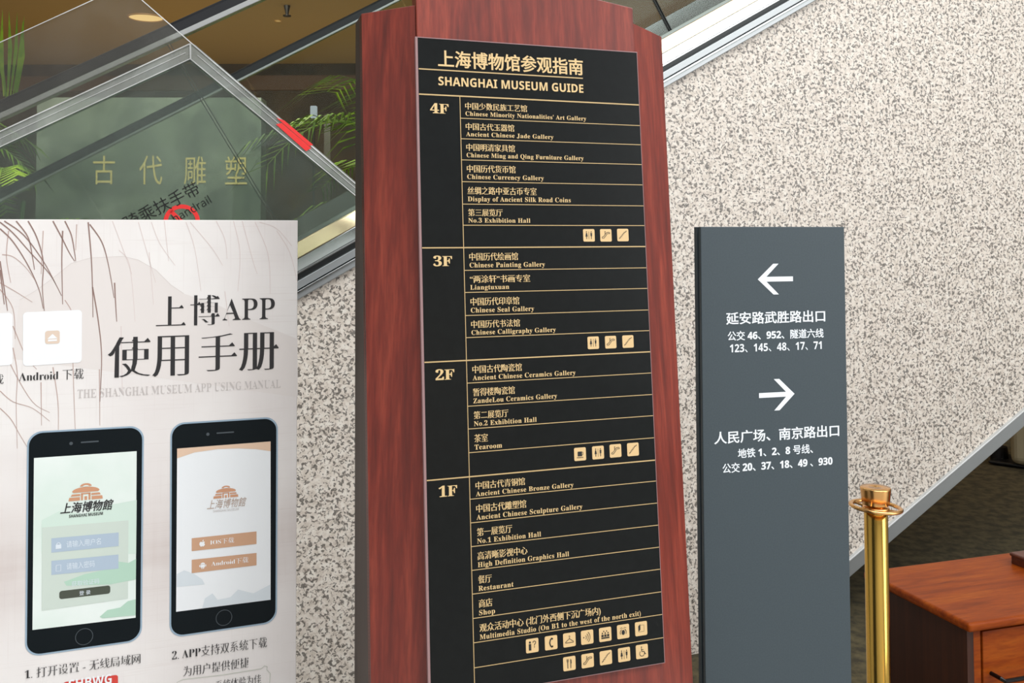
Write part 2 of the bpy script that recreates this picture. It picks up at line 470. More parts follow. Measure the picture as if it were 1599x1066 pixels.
# green marble wall with the gallery name
MP = Plane(math.radians(2), 0, 240, 268, 8.0)
a = MP.P(58, 152); bq = MP.P(408, 152)
zt = MP.W(*a).z
mv = []
for u in (a[0], bq[0]):
    for dd in (0, -0.2):
        for z in (0, zt): p = MP.W(u, 0, dd); mv.append((p.x, p.y, z))
mw = obj('wall_middle', mv, [(0, 1, 5, 4), (2, 6, 7, 3), (0, 4, 6, 2), (1, 3, 7, 5), (0, 2, 3, 1), (4, 5, 7, 6)], MARBLE)
mw['kind'] = 'structure'
GILT = mat('gilt_characters', (240, 216, 148), 0.4)
for ch, xa, xb, yb, hh in (('古', 146, 180, 288, 45), ('代', 218, 254, 288, 45), ('雕', 288, 322, 288, 44), ('塑', 352, 386, 288, 44)):
    lettering(MP, ch, 'sans', xa, xb, yb, GILT, mw, h=hh, d=0.012, name='gilt_character')
t = thing('added_glow_strip', 'added warm glowing strip behind the viewer, mirrored in the clamp rail', 'lamp', (4.6, -5.95, 0.5))  # unseen glowing strip, added so the clamp rail has something warm to reflect
MB().box(4.5, 4.7, -5.99, -5.9, 0.5, 2.3).build('lamp_shade', m_emit('strip_glow', (255, 206, 130), 3.0), t, bevel=0.02)  # glowing body of the added strip, not a real lamp
MB().box(4.46, 4.74, -5.999, -5.991, 0.46, 2.34).build('back_plate', BRASS, t)
# downlights in the brown ceiling
def downlight(x, y, r, label, power):
    p = onz(x, y, 3.6)
    t = thing('downlight', label, 'ceiling light', (p.x, p.y, 3.6), 0, 'downlights in the brown ceiling')
    MB().lathe((p.x, p.y, 3.6), [(r * 1.12, 0.0), (r * 1.12, -0.008), (r, -0.01), (r, -0.002)], 32).build('rim', mat('lamp_rim', (170, 130, 70), 0.4), t, smooth=True)
    MB().lathe((p.x, p.y, 3.6), [(r, -0.003), (0.001, -0.003)], 32).build('lens', m_emit('lamp_lens', (255, 214, 140), power), t)
    return t
downlight(228, 27, 0.15, 'large round glowing downlight seen through the upper acrylic sheet', 1.1)
downlight(434, 32, 0.03, 'tiny ceiling spotlight between the two black handrails', 0.6)
p = atd(448, 66, 8.5)
t = thing('sprinkler', 'small dark sprinkler hanging from the brown ceiling', 'sprinkler', (p.x, p.y, 3.6))
MB().lathe((p.x, p.y, 3.6), [(0.001, -0.10), (0.035, -0.095), (0.035, -0.085), (0.012, -0.08), (0.03, 0.0)], 16).build('sprinkler_head', mat('dark_metal', (30, 22, 14), 0.5), t)

# ================================================================== THE ESCALATOR (its granite side fills the background)
WY = 0.358584
WP = Plane(WY, 0, 800, 400, 3.3)
base = WP.W(0, 0); 
ESC = thing('escalator', 'escalator clad in speckled granite rising to the right behind the signs', 'escalator', (base.x, base.y, 0), WY)
TS = 0.5615                                    # slope of every line of the incline
C0 = (WP.P(510, 441)); TOPV = C0[1] - TS * C0[0] + 0.0       # lower edge of the aluminium fascia
b0 = WP.P(1410, 800)
BOTV = b0[1] - TS * b0[0]
UL, UR = -2.9, 4.2
def incl(name, v0, v1, d0, d1, mt, label=None, u0=UL, u1=UR, bevel=0.0, back=0.0):
    """bar running along the incline between heights v0 and v1 (above line v = TS*u), from depth d0 to d1"""
    A = [WP.W(u0, v0 + TS * u0, d0), WP.W(u0, v0 + TS * u0, d1), WP.W(u0, v1 + TS * u0, d1 - back), WP.W(u0, v1 + TS * u0, d0)]
    Bq = [WP.W(u1, v0 + TS * u1, d0), WP.W(u1, v0 + TS * u1, d1), WP.W(u1, v1 + TS * u1, d1 - back), WP.W(u1, v1 + TS * u1, d0)]
    return MB().prism(A, Bq).build(name, mt, ESC, label, bevel=bevel)
# granite cladding polygon cut off by the floor
vf = -WP.o.z                                   # v of the floor
uf = (vf - BOTV) / TS
poly = [(UL, TOPV + TS * UL), (UL, vf), (uf, vf), (UR, BOTV + TS * UR), (UR, TOPV + TS * UR)]
MB().prism([WP.W(u, v, 0) for u, v in poly], [WP.W(u, v, -1.3) for u, v in poly]).build('granite_cladding', G, ESC, 'pale pink-white granite with dark flecks')
def vy(y):        # height above the incline line for a pixel on the column x = 510
    q = WP.P(510, y); return q[1] - TS * q[0]
F = TOPV
incl('fascia', F, vy(430), -0.02, 0.022, STEEL2, 'matt grey aluminium strip above the granite', bevel=0.003)
incl('fascia_lip', vy(430.5), vy(427), -0.02, 0.030, STEEL, bevel=0.001)
incl('gap_strip', vy(427), vy(425.5), -0.03, 0.000, STEEL3)
incl('middle_strip', vy(425.5), vy(412), -0.03, 0.016, STEEL2, bevel=0.002)
incl('shadow_gap', vy(412), vy(402), -0.05, -0.012, STEEL3)
incl('lower_rail_lip', vy(402), vy(399), -0.05, 0.010, STEEL, bevel=0.001)
incl('lower_rail', vy(399), vy(379.5), -0.06, -0.002, STEEL, bevel=0.002, back=0.012)
incl('clamp_rail', vy(379.5), vy(353.5), -0.085, -0.02, mat('polished_clamp_rail', (246, 226, 186), 0.26, 1.0), 'polished metal band holding the glass', bevel=0.003, back=0.022)
incl('glass_gasket', vy(353.5), vy(347.5), -0.078, -0.042, mat('pale_gasket', (150, 158, 152), 0.5))
vg = vy(348)
# under-edge trim of the granite
e0, e1 = BOTV - 0.055, BOTV + 0.002
A_ = max(uf - 0.1, -0.2)
def under(name, v0, v1, d0, d1, mt, lab=None):
    ua = (vf - v0) / TS + 0.0
    A = [WP.W(ua, v0 + TS * ua, d0), WP.W(ua, v0 + TS * ua, d1), WP.W(ua, v1 + TS * ua, d1), WP.W(ua, v1 + TS * ua, d0)]
    Bq = [WP.W(UR, v0 + TS * UR, d0), WP.W(UR, v0 + TS * UR, d1), WP.W(UR, v1 + TS * UR, d1), WP.W(UR, v1 + TS * UR, d0)]
    MB().prism(A, Bq).build(name, mt, ESC, lab, bevel=0.002)
under('bottom_trim', BOTV - 0.062, BOTV, -0.12, 0.012, STEEL2, 'grey metal edge under the granite')
under('bottom_trim_lip', BOTV, BOTV + 0.008, -0.02, 0.016, mat('pale_lip', (205, 206, 205), 0.4, 0.3))
# joint in the bottom trim
# handrail near: on the glass line, depth -0.06
def rail(pa, pb, dd, h, parent_name, hstrip, label, ua, ub):
    """pa,pb: pixels on the centre line of the black rail"""
    a = WP.P(*pa, dd); b = WP.P(*pb, dd); s = (b[1] - a[1]) / (b[0] - a[0])
    f = lambda u: a[1] + s * (u - a[0])
    prof = [(-0.5, -0.5), (-0.5, 0.2), (-0.36, 0.44), (0, 0.5), (0.36, 0.44), (0.5, 0.2), (0.5, -0.5), (0.3, -0.5), (0.3, -0.35), (-0.3, -0.35), (-0.3, -0.5)]
    A = [WP.W(ua, f(ua) + q[1] * h, dd + q[0] * 0.05) for q in prof]; Bq = [WP.W(ub, f(ub) + q[1] * h, dd + q[0] * 0.05) for q in prof]
    o = MB().prism(A, Bq).build('handrail', RUBBER, ESC, label, bevel=0.004, seg=3)
    A = [WP.W(ua, f(ua) + q[1], dd + q[0]) for q in ((-.024, -h * .36), (-.024, -h * .5 - hstrip), (.024, -h * .5 - hstrip), (.024, -h * .36))]
    Bq = [WP.W(ub, f(ub) + q[1], dd + q[0]) for q in ((-.024, -h * .36), (-.024, -h * .5 - hstrip), (.024, -h * .5 - hstrip), (.024, -h * .36))]
    MB().prism(A, Bq).build('handrail_track', STEEL, ESC, 'steel strip under the handrail', bevel=0.002)
    return f
GD = -0.06
f1 = rail((0, 168), (300, 32), GD, 0.043, 'near', 0.018, 'near black rubber handrail', UL, UR)
f2 = rail((0, 304), (554, 26), -1.24, 0.044, 'far', 0.010, 'far black rubber handrail', UL - 0.6, UR)
# glass panels between seams that stand square to the incline
sa = WP.P(284, 98, GD); sb = WP.P(430, 340, GD)
kx = (sb[0] - sa[0]) / (sb[1] - sa[1])          # lean of the seams
s2 = WP.P(1045.5, 42, GD)
def seam_u0(p): return p[0] - kx * (p[1] - TS * p[0]) / (1 - kx * TS) * 1.0
# u at which a seam crosses the line v = TS*u + vg
def cross(p, v0):
    # p + t*(kx,1): v = TS*u + v0
    t = (TS * p[0] + v0 - p[1]) / (1 - TS * kx); return p[0] + kx * t
uA = cross(sa, vg); uB = cross(s2, vg); pitch = (uB - uA)
while pitch > 1.35: pitch /= 2
def glass_row(dd, ft, fb, first, n, lab):
    for i in range(-n, n + 1):
        ua = uA + first + i * pitch + 0.003; ub = ua + pitch - 0.006
        if ub < UL or ua > UR: continue
        P4 = []
        for uu in (ua, ub):
            v = fb(uu); P4.append((uu, v))
        def top(uu, v):
            # follow the seam direction up to the rail line
            t = 0.9
            for _ in range(20):
                t = ft(uu + kx * t) - v
            return (uu + kx * t, v + t)
        T2 = [top(*q) for q in P4]
        loop = [P4[0], P4[1], T2[1], T2[0]]
        MB().prism([WP.W(u, v, dd + 0.005) for u, v in loop], [WP.W(u, v, dd - 0.005) for u, v in loop]).build('glass_panel', GLASS, ESC)
glass_row(GD, lambda u: f1(u) - 0.03, lambda u: vg + TS * u - 0.01, 0.0, 5, '')
glass_row(-1.24, lambda u: f2(u) - 0.03, lambda u: vg + TS * u - 0.01, 0.3, 5, '')
# dark bead lines either side of every joint between the near panes
for i in range(-5, 6):
    ub0 = uA + i * pitch
    if ub0 < UL or ub0 > UR: continue
    v0 = vg + TS * ub0 - 0.01; t = 0.9
    for _ in range(20): t = f1(ub0 + kx * t) - 0.03 - v0
    for off in (-0.0048, 0.0048):
        a = (ub0 + off, v0); b = (ub0 + kx * t + off, v0 + t)
        q = [(a[0] - .0009, a[1]), (a[0] + .0009, a[1]), (b[0] + .0009, b[1]), (b[0] - .0009, b[1])]
        MB().prism([WP.W(u, v, GD + 0.0062) for u, v in q], [WP.W(u, v, GD - 0.0062) for u, v in q]).build('joint_bead', STEEL3, ESC, 'thin dark line at the joint of two panes')
incl('far_skirt', vg - 0.3, vg, -1.28, -1.2, STEEL)
# steps between the skirts
for i in range(34):
    u = UL + 0.2 + i * 0.2
    v = vg - 0.33 + TS * u
    MB().prism([WP.W(a_, b_, -0.12) for a_, b_ in ((u, v), (u + 0.21, v), (u + 0.21, v + 0.06), (u + 0.2, v + 0.115), (u, v + 0.115))],
               [WP.W(a_, b_, -1.18) for a_, b_ in ((u, v), (u + 0.21, v), (u + 0.21, v + 0.06), (u + 0.2, v + 0.115), (u, v + 0.115))]).build('step', STEEL3, ESC)

# ================================================================== ACRYLIC GUARD in front of the glass
GP = WP
gb = WP.W(*WP.P(200, 300, 0.1), 0.1)
GU = thing('acrylic_guard', 'clear acrylic wedge guard with warning sticker in front of the escalator glass', 'safety guard', (gb.x, gb.y, 0), WY)
def gq(pts, d): return [WP.P(x, y, d) for x, y in pts]
dA, dB = 0.075, 0.13
A_poly = gq([(-160, 139), (195, -23), (553.5, 285.5), (587, 315), (430, 393), (-160, 690)], dA)
MB().prism([WP.W(u, v, dA) for u, v in A_poly], [WP.W(u, v, dA - 0.006) for u, v in A_poly]).build('back_sheet', ACRA, GU)
B_poly = gq([(-160, 303), (297, 91), (577, 320), (430, 393), (-160, 690)], dB)
MB().prism([WP.W(u, v, dB) for u, v in B_poly], [WP.W(u, v, dB - 0.008) for u, v in B_poly]).build('front_sheet', ACRB, GU)
def bar(pts, d0, d1, mt, name, lab=None):
    q = gq(pts, d1)
    return MB().prism([WP.W(u, v, d1) for u, v in q], [WP.W(u, v, d0) for u, v in q]).build(name, mt, GU, lab)
def lbar(p0, p1, wpx, d0, d1, mt, name, lab=None):
    dx, dy = p1[0] - p0[0], p1[1] - p0[1]; l = math.hypot(dx, dy); nx, ny = -dy / l * wpx / 2, dx / l * wpx / 2
    return bar([(p0[0] + nx, p0[1] + ny), (p1[0] + nx, p1[1] + ny), (p1[0] - nx, p1[1] - ny), (p0[0] - nx, p0[1] - ny)], d0, d1, mt, name, lab)
bar([(-160, 280), (297, 68), (297, 91), (-160, 303)], dA + 0.002, dB, ACRE, 'top_edge_strip')
bar([(297, 68), (305, 70), (586, 310), (578, 322), (297, 91)], dA + 0.002, dB, ACRE, 'side_edge_strip')
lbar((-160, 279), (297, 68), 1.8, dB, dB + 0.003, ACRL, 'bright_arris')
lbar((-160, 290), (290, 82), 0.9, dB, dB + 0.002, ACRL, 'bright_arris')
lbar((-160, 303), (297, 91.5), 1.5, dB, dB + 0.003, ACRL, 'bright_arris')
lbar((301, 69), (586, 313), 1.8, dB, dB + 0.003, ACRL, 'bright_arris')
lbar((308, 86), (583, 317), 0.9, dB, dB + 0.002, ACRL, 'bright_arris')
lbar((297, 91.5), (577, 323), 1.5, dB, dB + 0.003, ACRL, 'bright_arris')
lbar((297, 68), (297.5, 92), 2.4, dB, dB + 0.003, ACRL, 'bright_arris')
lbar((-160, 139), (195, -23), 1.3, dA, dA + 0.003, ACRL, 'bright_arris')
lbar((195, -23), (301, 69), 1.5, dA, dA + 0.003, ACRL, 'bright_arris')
REDT = mat('red_sticker_reflection', (236, 52, 50), 0.4)  # serves the sticker ring and the painted edge reflections
REDT2 = mat('faded_red_sticker', (168, 108, 108), 0.5)
bar([(431, 194), (440, 192), (486, 231), (478, 236)], dB + 0.003, dB + 0.0045, REDT, 'red_sticker_reflection')  # two flat red strips painted for the red reflection in the acrylic edge
bar([(432, 184), (444, 188), (489, 226), (483, 228)], dB + 0.003, dB + 0.0045, REDT, 'red_sticker_reflection')
# warning sticker: ring and rotated words
BLK = mat('black_vinyl', (14, 16, 16), 0.4)
GPl = Plane(WY, 0, 800, 400, 3.3); GPl.o = WP.o + WP.n * (dB + 0.001)
c = GPl.P(284, 346); r0 = abs(GPl.P(309, 346)[0] - c[0])
ring = [circ(c[0], c[1], r0 + 0.006, 36), circ(c[0], c[1], r0 - 0.006, 36)]
qs = [[ring[0][i], ring[0][(i + 1) % 36], ring[1][(i + 1) % 36], ring[1][i]] for i in range(36)]
qs += stroke([(c[0] - r0 * .7, c[1] + r0 * .7), (c[0] + r0 * .7, c[1] - r0 * .7)], 0.011)
flat(GPl, qs, REDT, GU, 'prohibition_ring', 0.0005, 'red ring of the warning sticker')
lettering(GPl, '严禁骑乘扶手带', 'sans', 152, 315, 386, BLK, GU, em=24, yr=302, d=0.001)
lettering(GPl, 'No riding on handrail', 'sans', 176, 331, 402, BLK, GU, cap=12.5, yr=316, d=0.001)

# ================================================================== PALMS behind the escalator
def palm(name, label, cx, cy, crown, n, mt, seed, spread, potz=0.45, lean=0.0, leaf_w=0.035, droop=1.0):
    rnd = random.Random(seed)
    t = thing(name, label, 'plant', (cx, cy, 0))
    MB().lathe((cx, cy, 0), [(0.001, 0.0), (0.2, 0.0), (0.26, potz), (0.23, potz), (0.22, potz - .04), (0.001, potz - .04)], 24).build('pot', mat('brown_pot', (70, 50, 36), 0.5), t, smooth=False)
    for k in range(3):
        a = k * 2.1 + seed
        MB().tube([(cx + .05 * math.cos(a), cy + .05 * math.sin(a), potz - .05), (cx + .1 * math.cos(a), cy + .1 * math.sin(a), crown * 0.55), (cx + .16 * math.cos(a), cy + .16 * math.sin(a), crown * 0.9)], [0.025, 0.018, 0.012], 8).build('stem', LEAF2, t)
    for k in range(n):
        a = 2 * math.pi * k / n + rnd.uniform(-.2, .2); z0 = crown * rnd.uniform(0.45, 0.95)
        L_ = spread * rnd.uniform(0.7, 1.1); up = rnd.uniform(0.3, 0.75)
        mb = MB(); spine = []
        for i in range(11):
            s = i / 10
            rr = L_ * s; zz = z0 + up * L_ * (1.5 * s - droop * 1.55 * s * s)
            spine.append(Vector((cx + math.cos(a) * rr, cy + math.sin(a) * rr, zz)))
        mb.tube(spine, [0.008 - 0.0006 * i for i in range(11)], 5)
        side = Vector((-math.sin(a), math.cos(a), 0))
        for i in range(1, 11):
            for sg in (-1, 1):
                for h_ in (0, 0.5):
                    ii = min(i + h_, 9.99); b0_ = spine[int(ii)].lerp(spine[min(int(ii) + 1, 10)], ii - int(ii))
                    tdir = (spine[min(int(ii) + 1, 10)] - spine[max(int(ii) - 1, 0)]).normalized()
                    ll = L_ * (0.42 if ii < 7 else 0.3) * rnd.uniform(.8, 1.1)
                    d_ = (side * sg * 0.8 + tdir * 0.75 + Vector((0, 0, 0.12))).normalized()
                    m1 = b0_ + d_ * ll * 0.5 + Vector((0, 0, 0.0)); e_ = b0_ + d_ * ll + Vector((0, 0, -ll * 0.35))
                    wv = tdir.cross(Vector((0, 0, 1))).normalized() * 0.0 + tdir * leaf_w / 2
                    mb.add([b0_ - wv * .4, b0_ + wv * .4, m1 + wv, m1 - wv, e_], [(0, 1, 2, 3), (3, 2, 4)])
        mb.build('frond', mt, t)
    return t
q = atd(-5, 200, 5.6); PL1 = palm('potted_palm', 'bright green potted palm at the far left behind the escalator', q.x, q.y, 1.95, 15, LEAF, 3, 0.75, droop=0.6, leaf_w=0.022)
q = atd(-130, 200, 7.0); palm('potted_palm', 'dark leafy potted palm low at the left behind the brighter palm', q.x, q.y, 2.5, 18, LEAF2, 5, 0.8, leaf_w=0.022)
q = atd(628, 250, 5.9); palm('potted_palm', 'potted palm whose arching fronds show left of the wooden directory', q.x, q.y, 3.0, 18, LEAF, 11, 0.9, leaf_w=0.016)
q = atd(520, 330, 7.45); palm('potted_palm', 'low potted palm seen through the lower tip of the acrylic guard', q.x, q.y, 1.35, 16, LEAF2, 21, 0.75)
for i, (bx, by, tx, ty, wpx) in enumerate(((6, 150, 4, 14, 7), (12, 150, 14, 16, 7), (16, 152, 27, 18, 6), (20, 150, 38, 24, 6), (24, 156, 36, 31, 11), (10, 152, -6, 24, 9), (26, 170, 58, 128, 6), (18, 168, 48, 140, 6))):
    D5 = 5.45 + 0.02 * i
    a = atd(bx, by, D5); b = atd(tx, ty, D5 - 0.1); m_ = a.lerp(b, 0.55) + C_R * (0.01 if tx > bx else -0.01); wv = C_R * (wpx / F_PX * D5 / 2)
    tk_ = C_F * 0.006
    MB().add([a - wv * .3, a + wv * .3, m_ + wv, m_ - wv, b, a + tk_, m_ + tk_], [(0, 1, 2, 3), (3, 2, 4), (0, 3, 6, 5), (1, 5, 6, 2), (3, 4, 6), (2, 6, 4)]).build('blade', LEAF, PL1)
# slim post and white wall sensor seen past the right side of the guard
p = atd(511, 200, 9.0)
t = thing('glass_partition', 'narrow pale glass fin standing before the dark back wall', 'partition', (p.x, p.y, 0))
MB().box(p.x - 0.03, p.x + 0.03, p.y, p.y + 0.02, 0, 2.7).build('glass_fin', mat('pale_fin', (74, 64, 42), 0.4), t)
p = atd(490, 175, 9.4)
t = thing('wall_lamp', 'small white box lamp glowing before the dark back wall', 'lamp', (p.x, p.y, 0))
MB().box(p.x - 0.03, p.x + 0.03, p.y - 0.03, p.y + 0.03, p.z - 0.06, p.z + 0.06).build('lamp_shade', m_emit('white_shade', (214, 218, 226), 0.7), t, bevel=0.008)
MB().tube([(p.x, p.y, 0.02), (p.x, p.y, p.z - 0.055)], 0.012, 10).build('pole', mat('dark_pole', (36, 28, 18), 0.5), t)
MB().lathe((p.x, p.y, 0), [(0.001, 0), (0.15, 0), (0.14, 0.02), (0.001, 0.022)], 20).build('base', mat('dark_base', (36, 28, 18), 0.5), t)

# ================================================================== MAIN DIRECTORY TOWER
MY, ML = 0.34362446, 0.0787966
TP = Plane(MY, ML, 651, 60, 1.6)
TW = 0.404
vfl = -TP.o.z / TP.U.z                                         # v of the floor on the leaning face
fb = TP.W(TW / 2, vfl, 0)
TO = thing('directory_board', 'tall reddish-brown wooden directory with black floor guide panel', 'sign', (fb.x, fb.y, 0), MY)
wd, wa = 0.048, 0.083
def Wz(u, d, z):      # point at depth d from the face and at height z
    v = (z - TP.o.z) / TP.U.z
    p = TP.W(u, v, d); v += (z - p.z) / TP.U.z; return TP.W(u, v, d)
def prof_top(u):      # gently arched top of the centre board
    s = (u - TW / 2) / (TW / 2); return 0.085 + 0.03 * (1 - abs(s))
N_ = 14
loop = [(TW * i / N_, prof_top(TW * i / N_)) for i in range(N_ + 1)]
loop = [(0, vfl)] + loop + [(TW, vfl)]
MB().prism([TP.W(u, v, 0) for u, v in loop], [TP.W(u, v, -0.030) for u, v in loop]).build('centre_board', RED, TO, bevel=0.0015)
for sg in (0, 1):
    u0 = -0.0005 if sg == 0 else TW + 0.0005; u1 = -wa if sg == 0 else TW + wa
    ti, to = 0.059, 0.051
    q = [(u0, vfl, -0.006), (u1, vfl, -wd), (u1, to, -wd), (u0, ti, -0.006)]
    A = [TP.W(*k) for k in q]; Bq = [TP.W(k[0] + (0.0 if i in (0, 3) else (0.0)), k[1], k[2] - 0.018) for i, k in enumerate(q)]
    MB().prism(A, Bq).build('wing_panel', RED, TO, bevel=0.001)
    # side panel from the wing edge back to the upright rear
    zt = TP.W(u1, to, -wd).z
    f0 = Wz(u1, -wd - 0.004, 0.0); f1_ = TP.W(u1, to - 0.002, -wd - 0.004)
    R_ = TP.B
    k_top = f1_ + R_ * 0.050
    back = f1_ + R_ * 0.050
    b_top = Vector((back.x, back.y, zt - 0.004)); b_bot = Vector((back.x, back.y, 0))
    sh = TP.R * (0.016 if sg == 0 else -0.016)
    L4 = [f0, b_bot, b_top, f1_]
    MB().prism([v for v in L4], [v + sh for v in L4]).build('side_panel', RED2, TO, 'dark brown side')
# rear panel and top
bl = TP.W(-wa, 0.05, -wd) + TP.B * 0.046; br = TP.W(TW + wa, 0.05, -wd) + TP.B * 0.046
L4 = [Vector((bl.x, bl.y, 0)), Vector((br.x, br.y, 0)), Vector((br.x, br.y, bl.z - 0.01)), Vector((bl.x, bl.y, bl.z - 0.01))]
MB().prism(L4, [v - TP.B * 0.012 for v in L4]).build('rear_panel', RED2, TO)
# the black directory panel
pb = -1.0505
pan = [(-0.0005, 0.0), (TW + 0.0005, 0.0), (TW + 0.0005, pb), (-0.0005, pb)]
PANEL = MB().prism([TP.W(u, v, 0.0005) for u, v in pan], [TP.W(u, v, 0.006) for u, v in pan]).build('directory_panel', BLACKP, TO, 'black panel with gold lettering')
for e in ([(-0.0017, 0.0012), (TW + 0.0017, 0.0012), (TW + 0.0017, -0.0002), (-0.0017, -0.0002)], [(-0.0045, 0.0012), (-0.0005, 0.0012), (-0.0005, pb), (-0.0045, pb)],
          [(TW + 0.0005, 0.0012), (TW + 0.0014, 0.0012), (TW + 0.0014, pb), (TW + 0.0005, pb)], [(-0.0017, pb), (TW + 0.0014, pb), (TW + 0.0014, pb - 0.0008), (-0.0017, pb - 0.0008)]):
    MB().prism([TP.W(u, v, 0.0002) for u, v in e], [TP.W(u, v, 0.0064) for u, v in e]).build('panel_edge', mat('plastic_panel_edge', (150, 118, 118), 0.4), PANEL)
TF = Plane(MY, ML, 651, 60, 1.6); TF.o = TP.o + TP.n * 0.0062      # printed face
COLX = lambda y: 718 + (y - 152) / 890 * 24.5
def hv(y, x=None): return TF.P(COLX(y) if x is None else x, y)[1]
def hline(v, u0, u1, w, name='rule_line'):
    flat(TF, [[(u0, v + w / 2), (u1, v + w / 2), (u1, v - w / 2), (u0, v - w / 2)]], GOLDL, PANEL, name, 0.0003)
uc = TF.P(718, 152)[0]
hline(hv(107.5, 657), 0.0005, TF.P(910, 122)[0], 0.0020)
hline(hv(150), 0, TW, 0.0022)
thick = [386.5, 562.5, 744]
rows_top = {'4F': [152.5, 184.5, 216.5, 249.5, 283.5, 318.5, 351.5], '3F': [386.5, 422, 456.5, 492.5, 527], '2F': [562.5, 598, 634, 669.5, 706.5],
            '1F': [744, 779, 816, 853, 890, 927, 965, 1003, 1042]}
for fl, ys in rows_top.items():
    for i, y in enumerate(ys):
        if y == 152.5: continue
        if i == 0: hline(hv(y), 0, TW, 0.0020)
        else: hline(hv(y), uc, TW, 0.0012)
flat(TF, [[(uc - .0006, hv(150)), (uc + .0006, hv(150)), (uc + .0006, pb + 0.0), (uc - .0006, pb + 0.0)]], GOLDL, PANEL, 'rule_line', 0.0004)
lettering(TF, '上海博物馆参观指南', 'cjkbold', 684, 910, 104.5, GOLD, PANEL, h=27, label='gold heading')
lettering(TF, 'SHANGHAI MUSEUM GUIDE', 'bold', 684.5, 910.5, 133, GOLD, PANEL, cap=13.2, label='gold heading')
for s_, xa, xb, yb, hh in (('4F', 671.5, 700.5, 176.5, 15.5), ('3F', 676.5, 706, 415.5, 16), ('2F', 680, 709.5, 593.5, 16.5), ('1F', 685, 714, 776, 17)):
    lettering(TF, s_, 'heavy', xa, xb, yb, GOLD, PANEL, cap=hh)
LIST = {'4F': [('中国少数民族工艺馆', 823, "Chinese Minority Nationalities' Art Gallery", 915), ('中国古代玉器馆', 803, 'Ancient Chinese Jade Gallery', 864),
               ('中国明清家具馆', 804, 'Chinese Ming and Qing Furniture Gallery', 911), ('中国历代货币馆', 805, 'Chinese Currency Gallery', 849),
               ('丝绸之路中亚古币专室', 838, 'Display of Ancient Silk Road Coins', 891), ('第三展览厅', 785, 'No.3 Exhibition Hall', 828)],
        '3F': [('中国历代绘画馆', 809, 'Chinese Painting Gallery', 851), ('“两涂轩”书画专室', 828, 'Liangtuxuan', 795),
               ('中国历代印章馆', 811, 'Chinese Seal Gallery', 834), ('中国历代书法馆', 812, 'Chinese Calligraphy Gallery', 868)],
        '2F': [('中国古代陶瓷馆', 815, 'Ancient Chinese Ceramics Gallery', 899), ('暂得楼陶瓷馆', 804, 'ZandeLou Ceramics Gallery', 870),
               ('第二展览厅', 794, 'No.2 Exhibition Hall', 838), ('茶室', 762, 'Tearoom', 784)],
        '1F': [('中国古代青铜馆', 820, 'Ancient Chinese Bronze Gallery', 896), ('中国古代雕塑馆', 822, 'Ancient Chinese Sculpture Gallery', 910),
               ('第一展览厅', 800, 'No.1 Exhibition Hall', 845), ('高清晰影视中心', 824, 'High Definition Graphics Hall', 889),
               ('餐厅', 768, 'Restaurant', 802), ('商店', 769, 'Shop', 773),
               ('观众活动中心 (北门外西侧下沉广场内)', 939, 'Multimedia Studio (On B1 to the west of the north exit)', 1002)]}
for fl, rows in LIST.items():
    for i, (zh, zx, en, ex) in enumerate(rows):
        y = rows_top[fl][i]; y2 = rows_top[fl][i + 1]; H_ = y2 - y
        x0 = COLX(y) + 8.2
        lettering(TF, zh, 'cjkslab', x0, zx, y + H_ * 0.575, GOLD, PANEL, em=12.2 * H_ / 35)
        lettering(TF, en, 'slab', x0 + 0.5, ex, y + H_ * 0.875, GOLD, PANEL, spacing=1.07, cap=7.3 * H_ / 34)
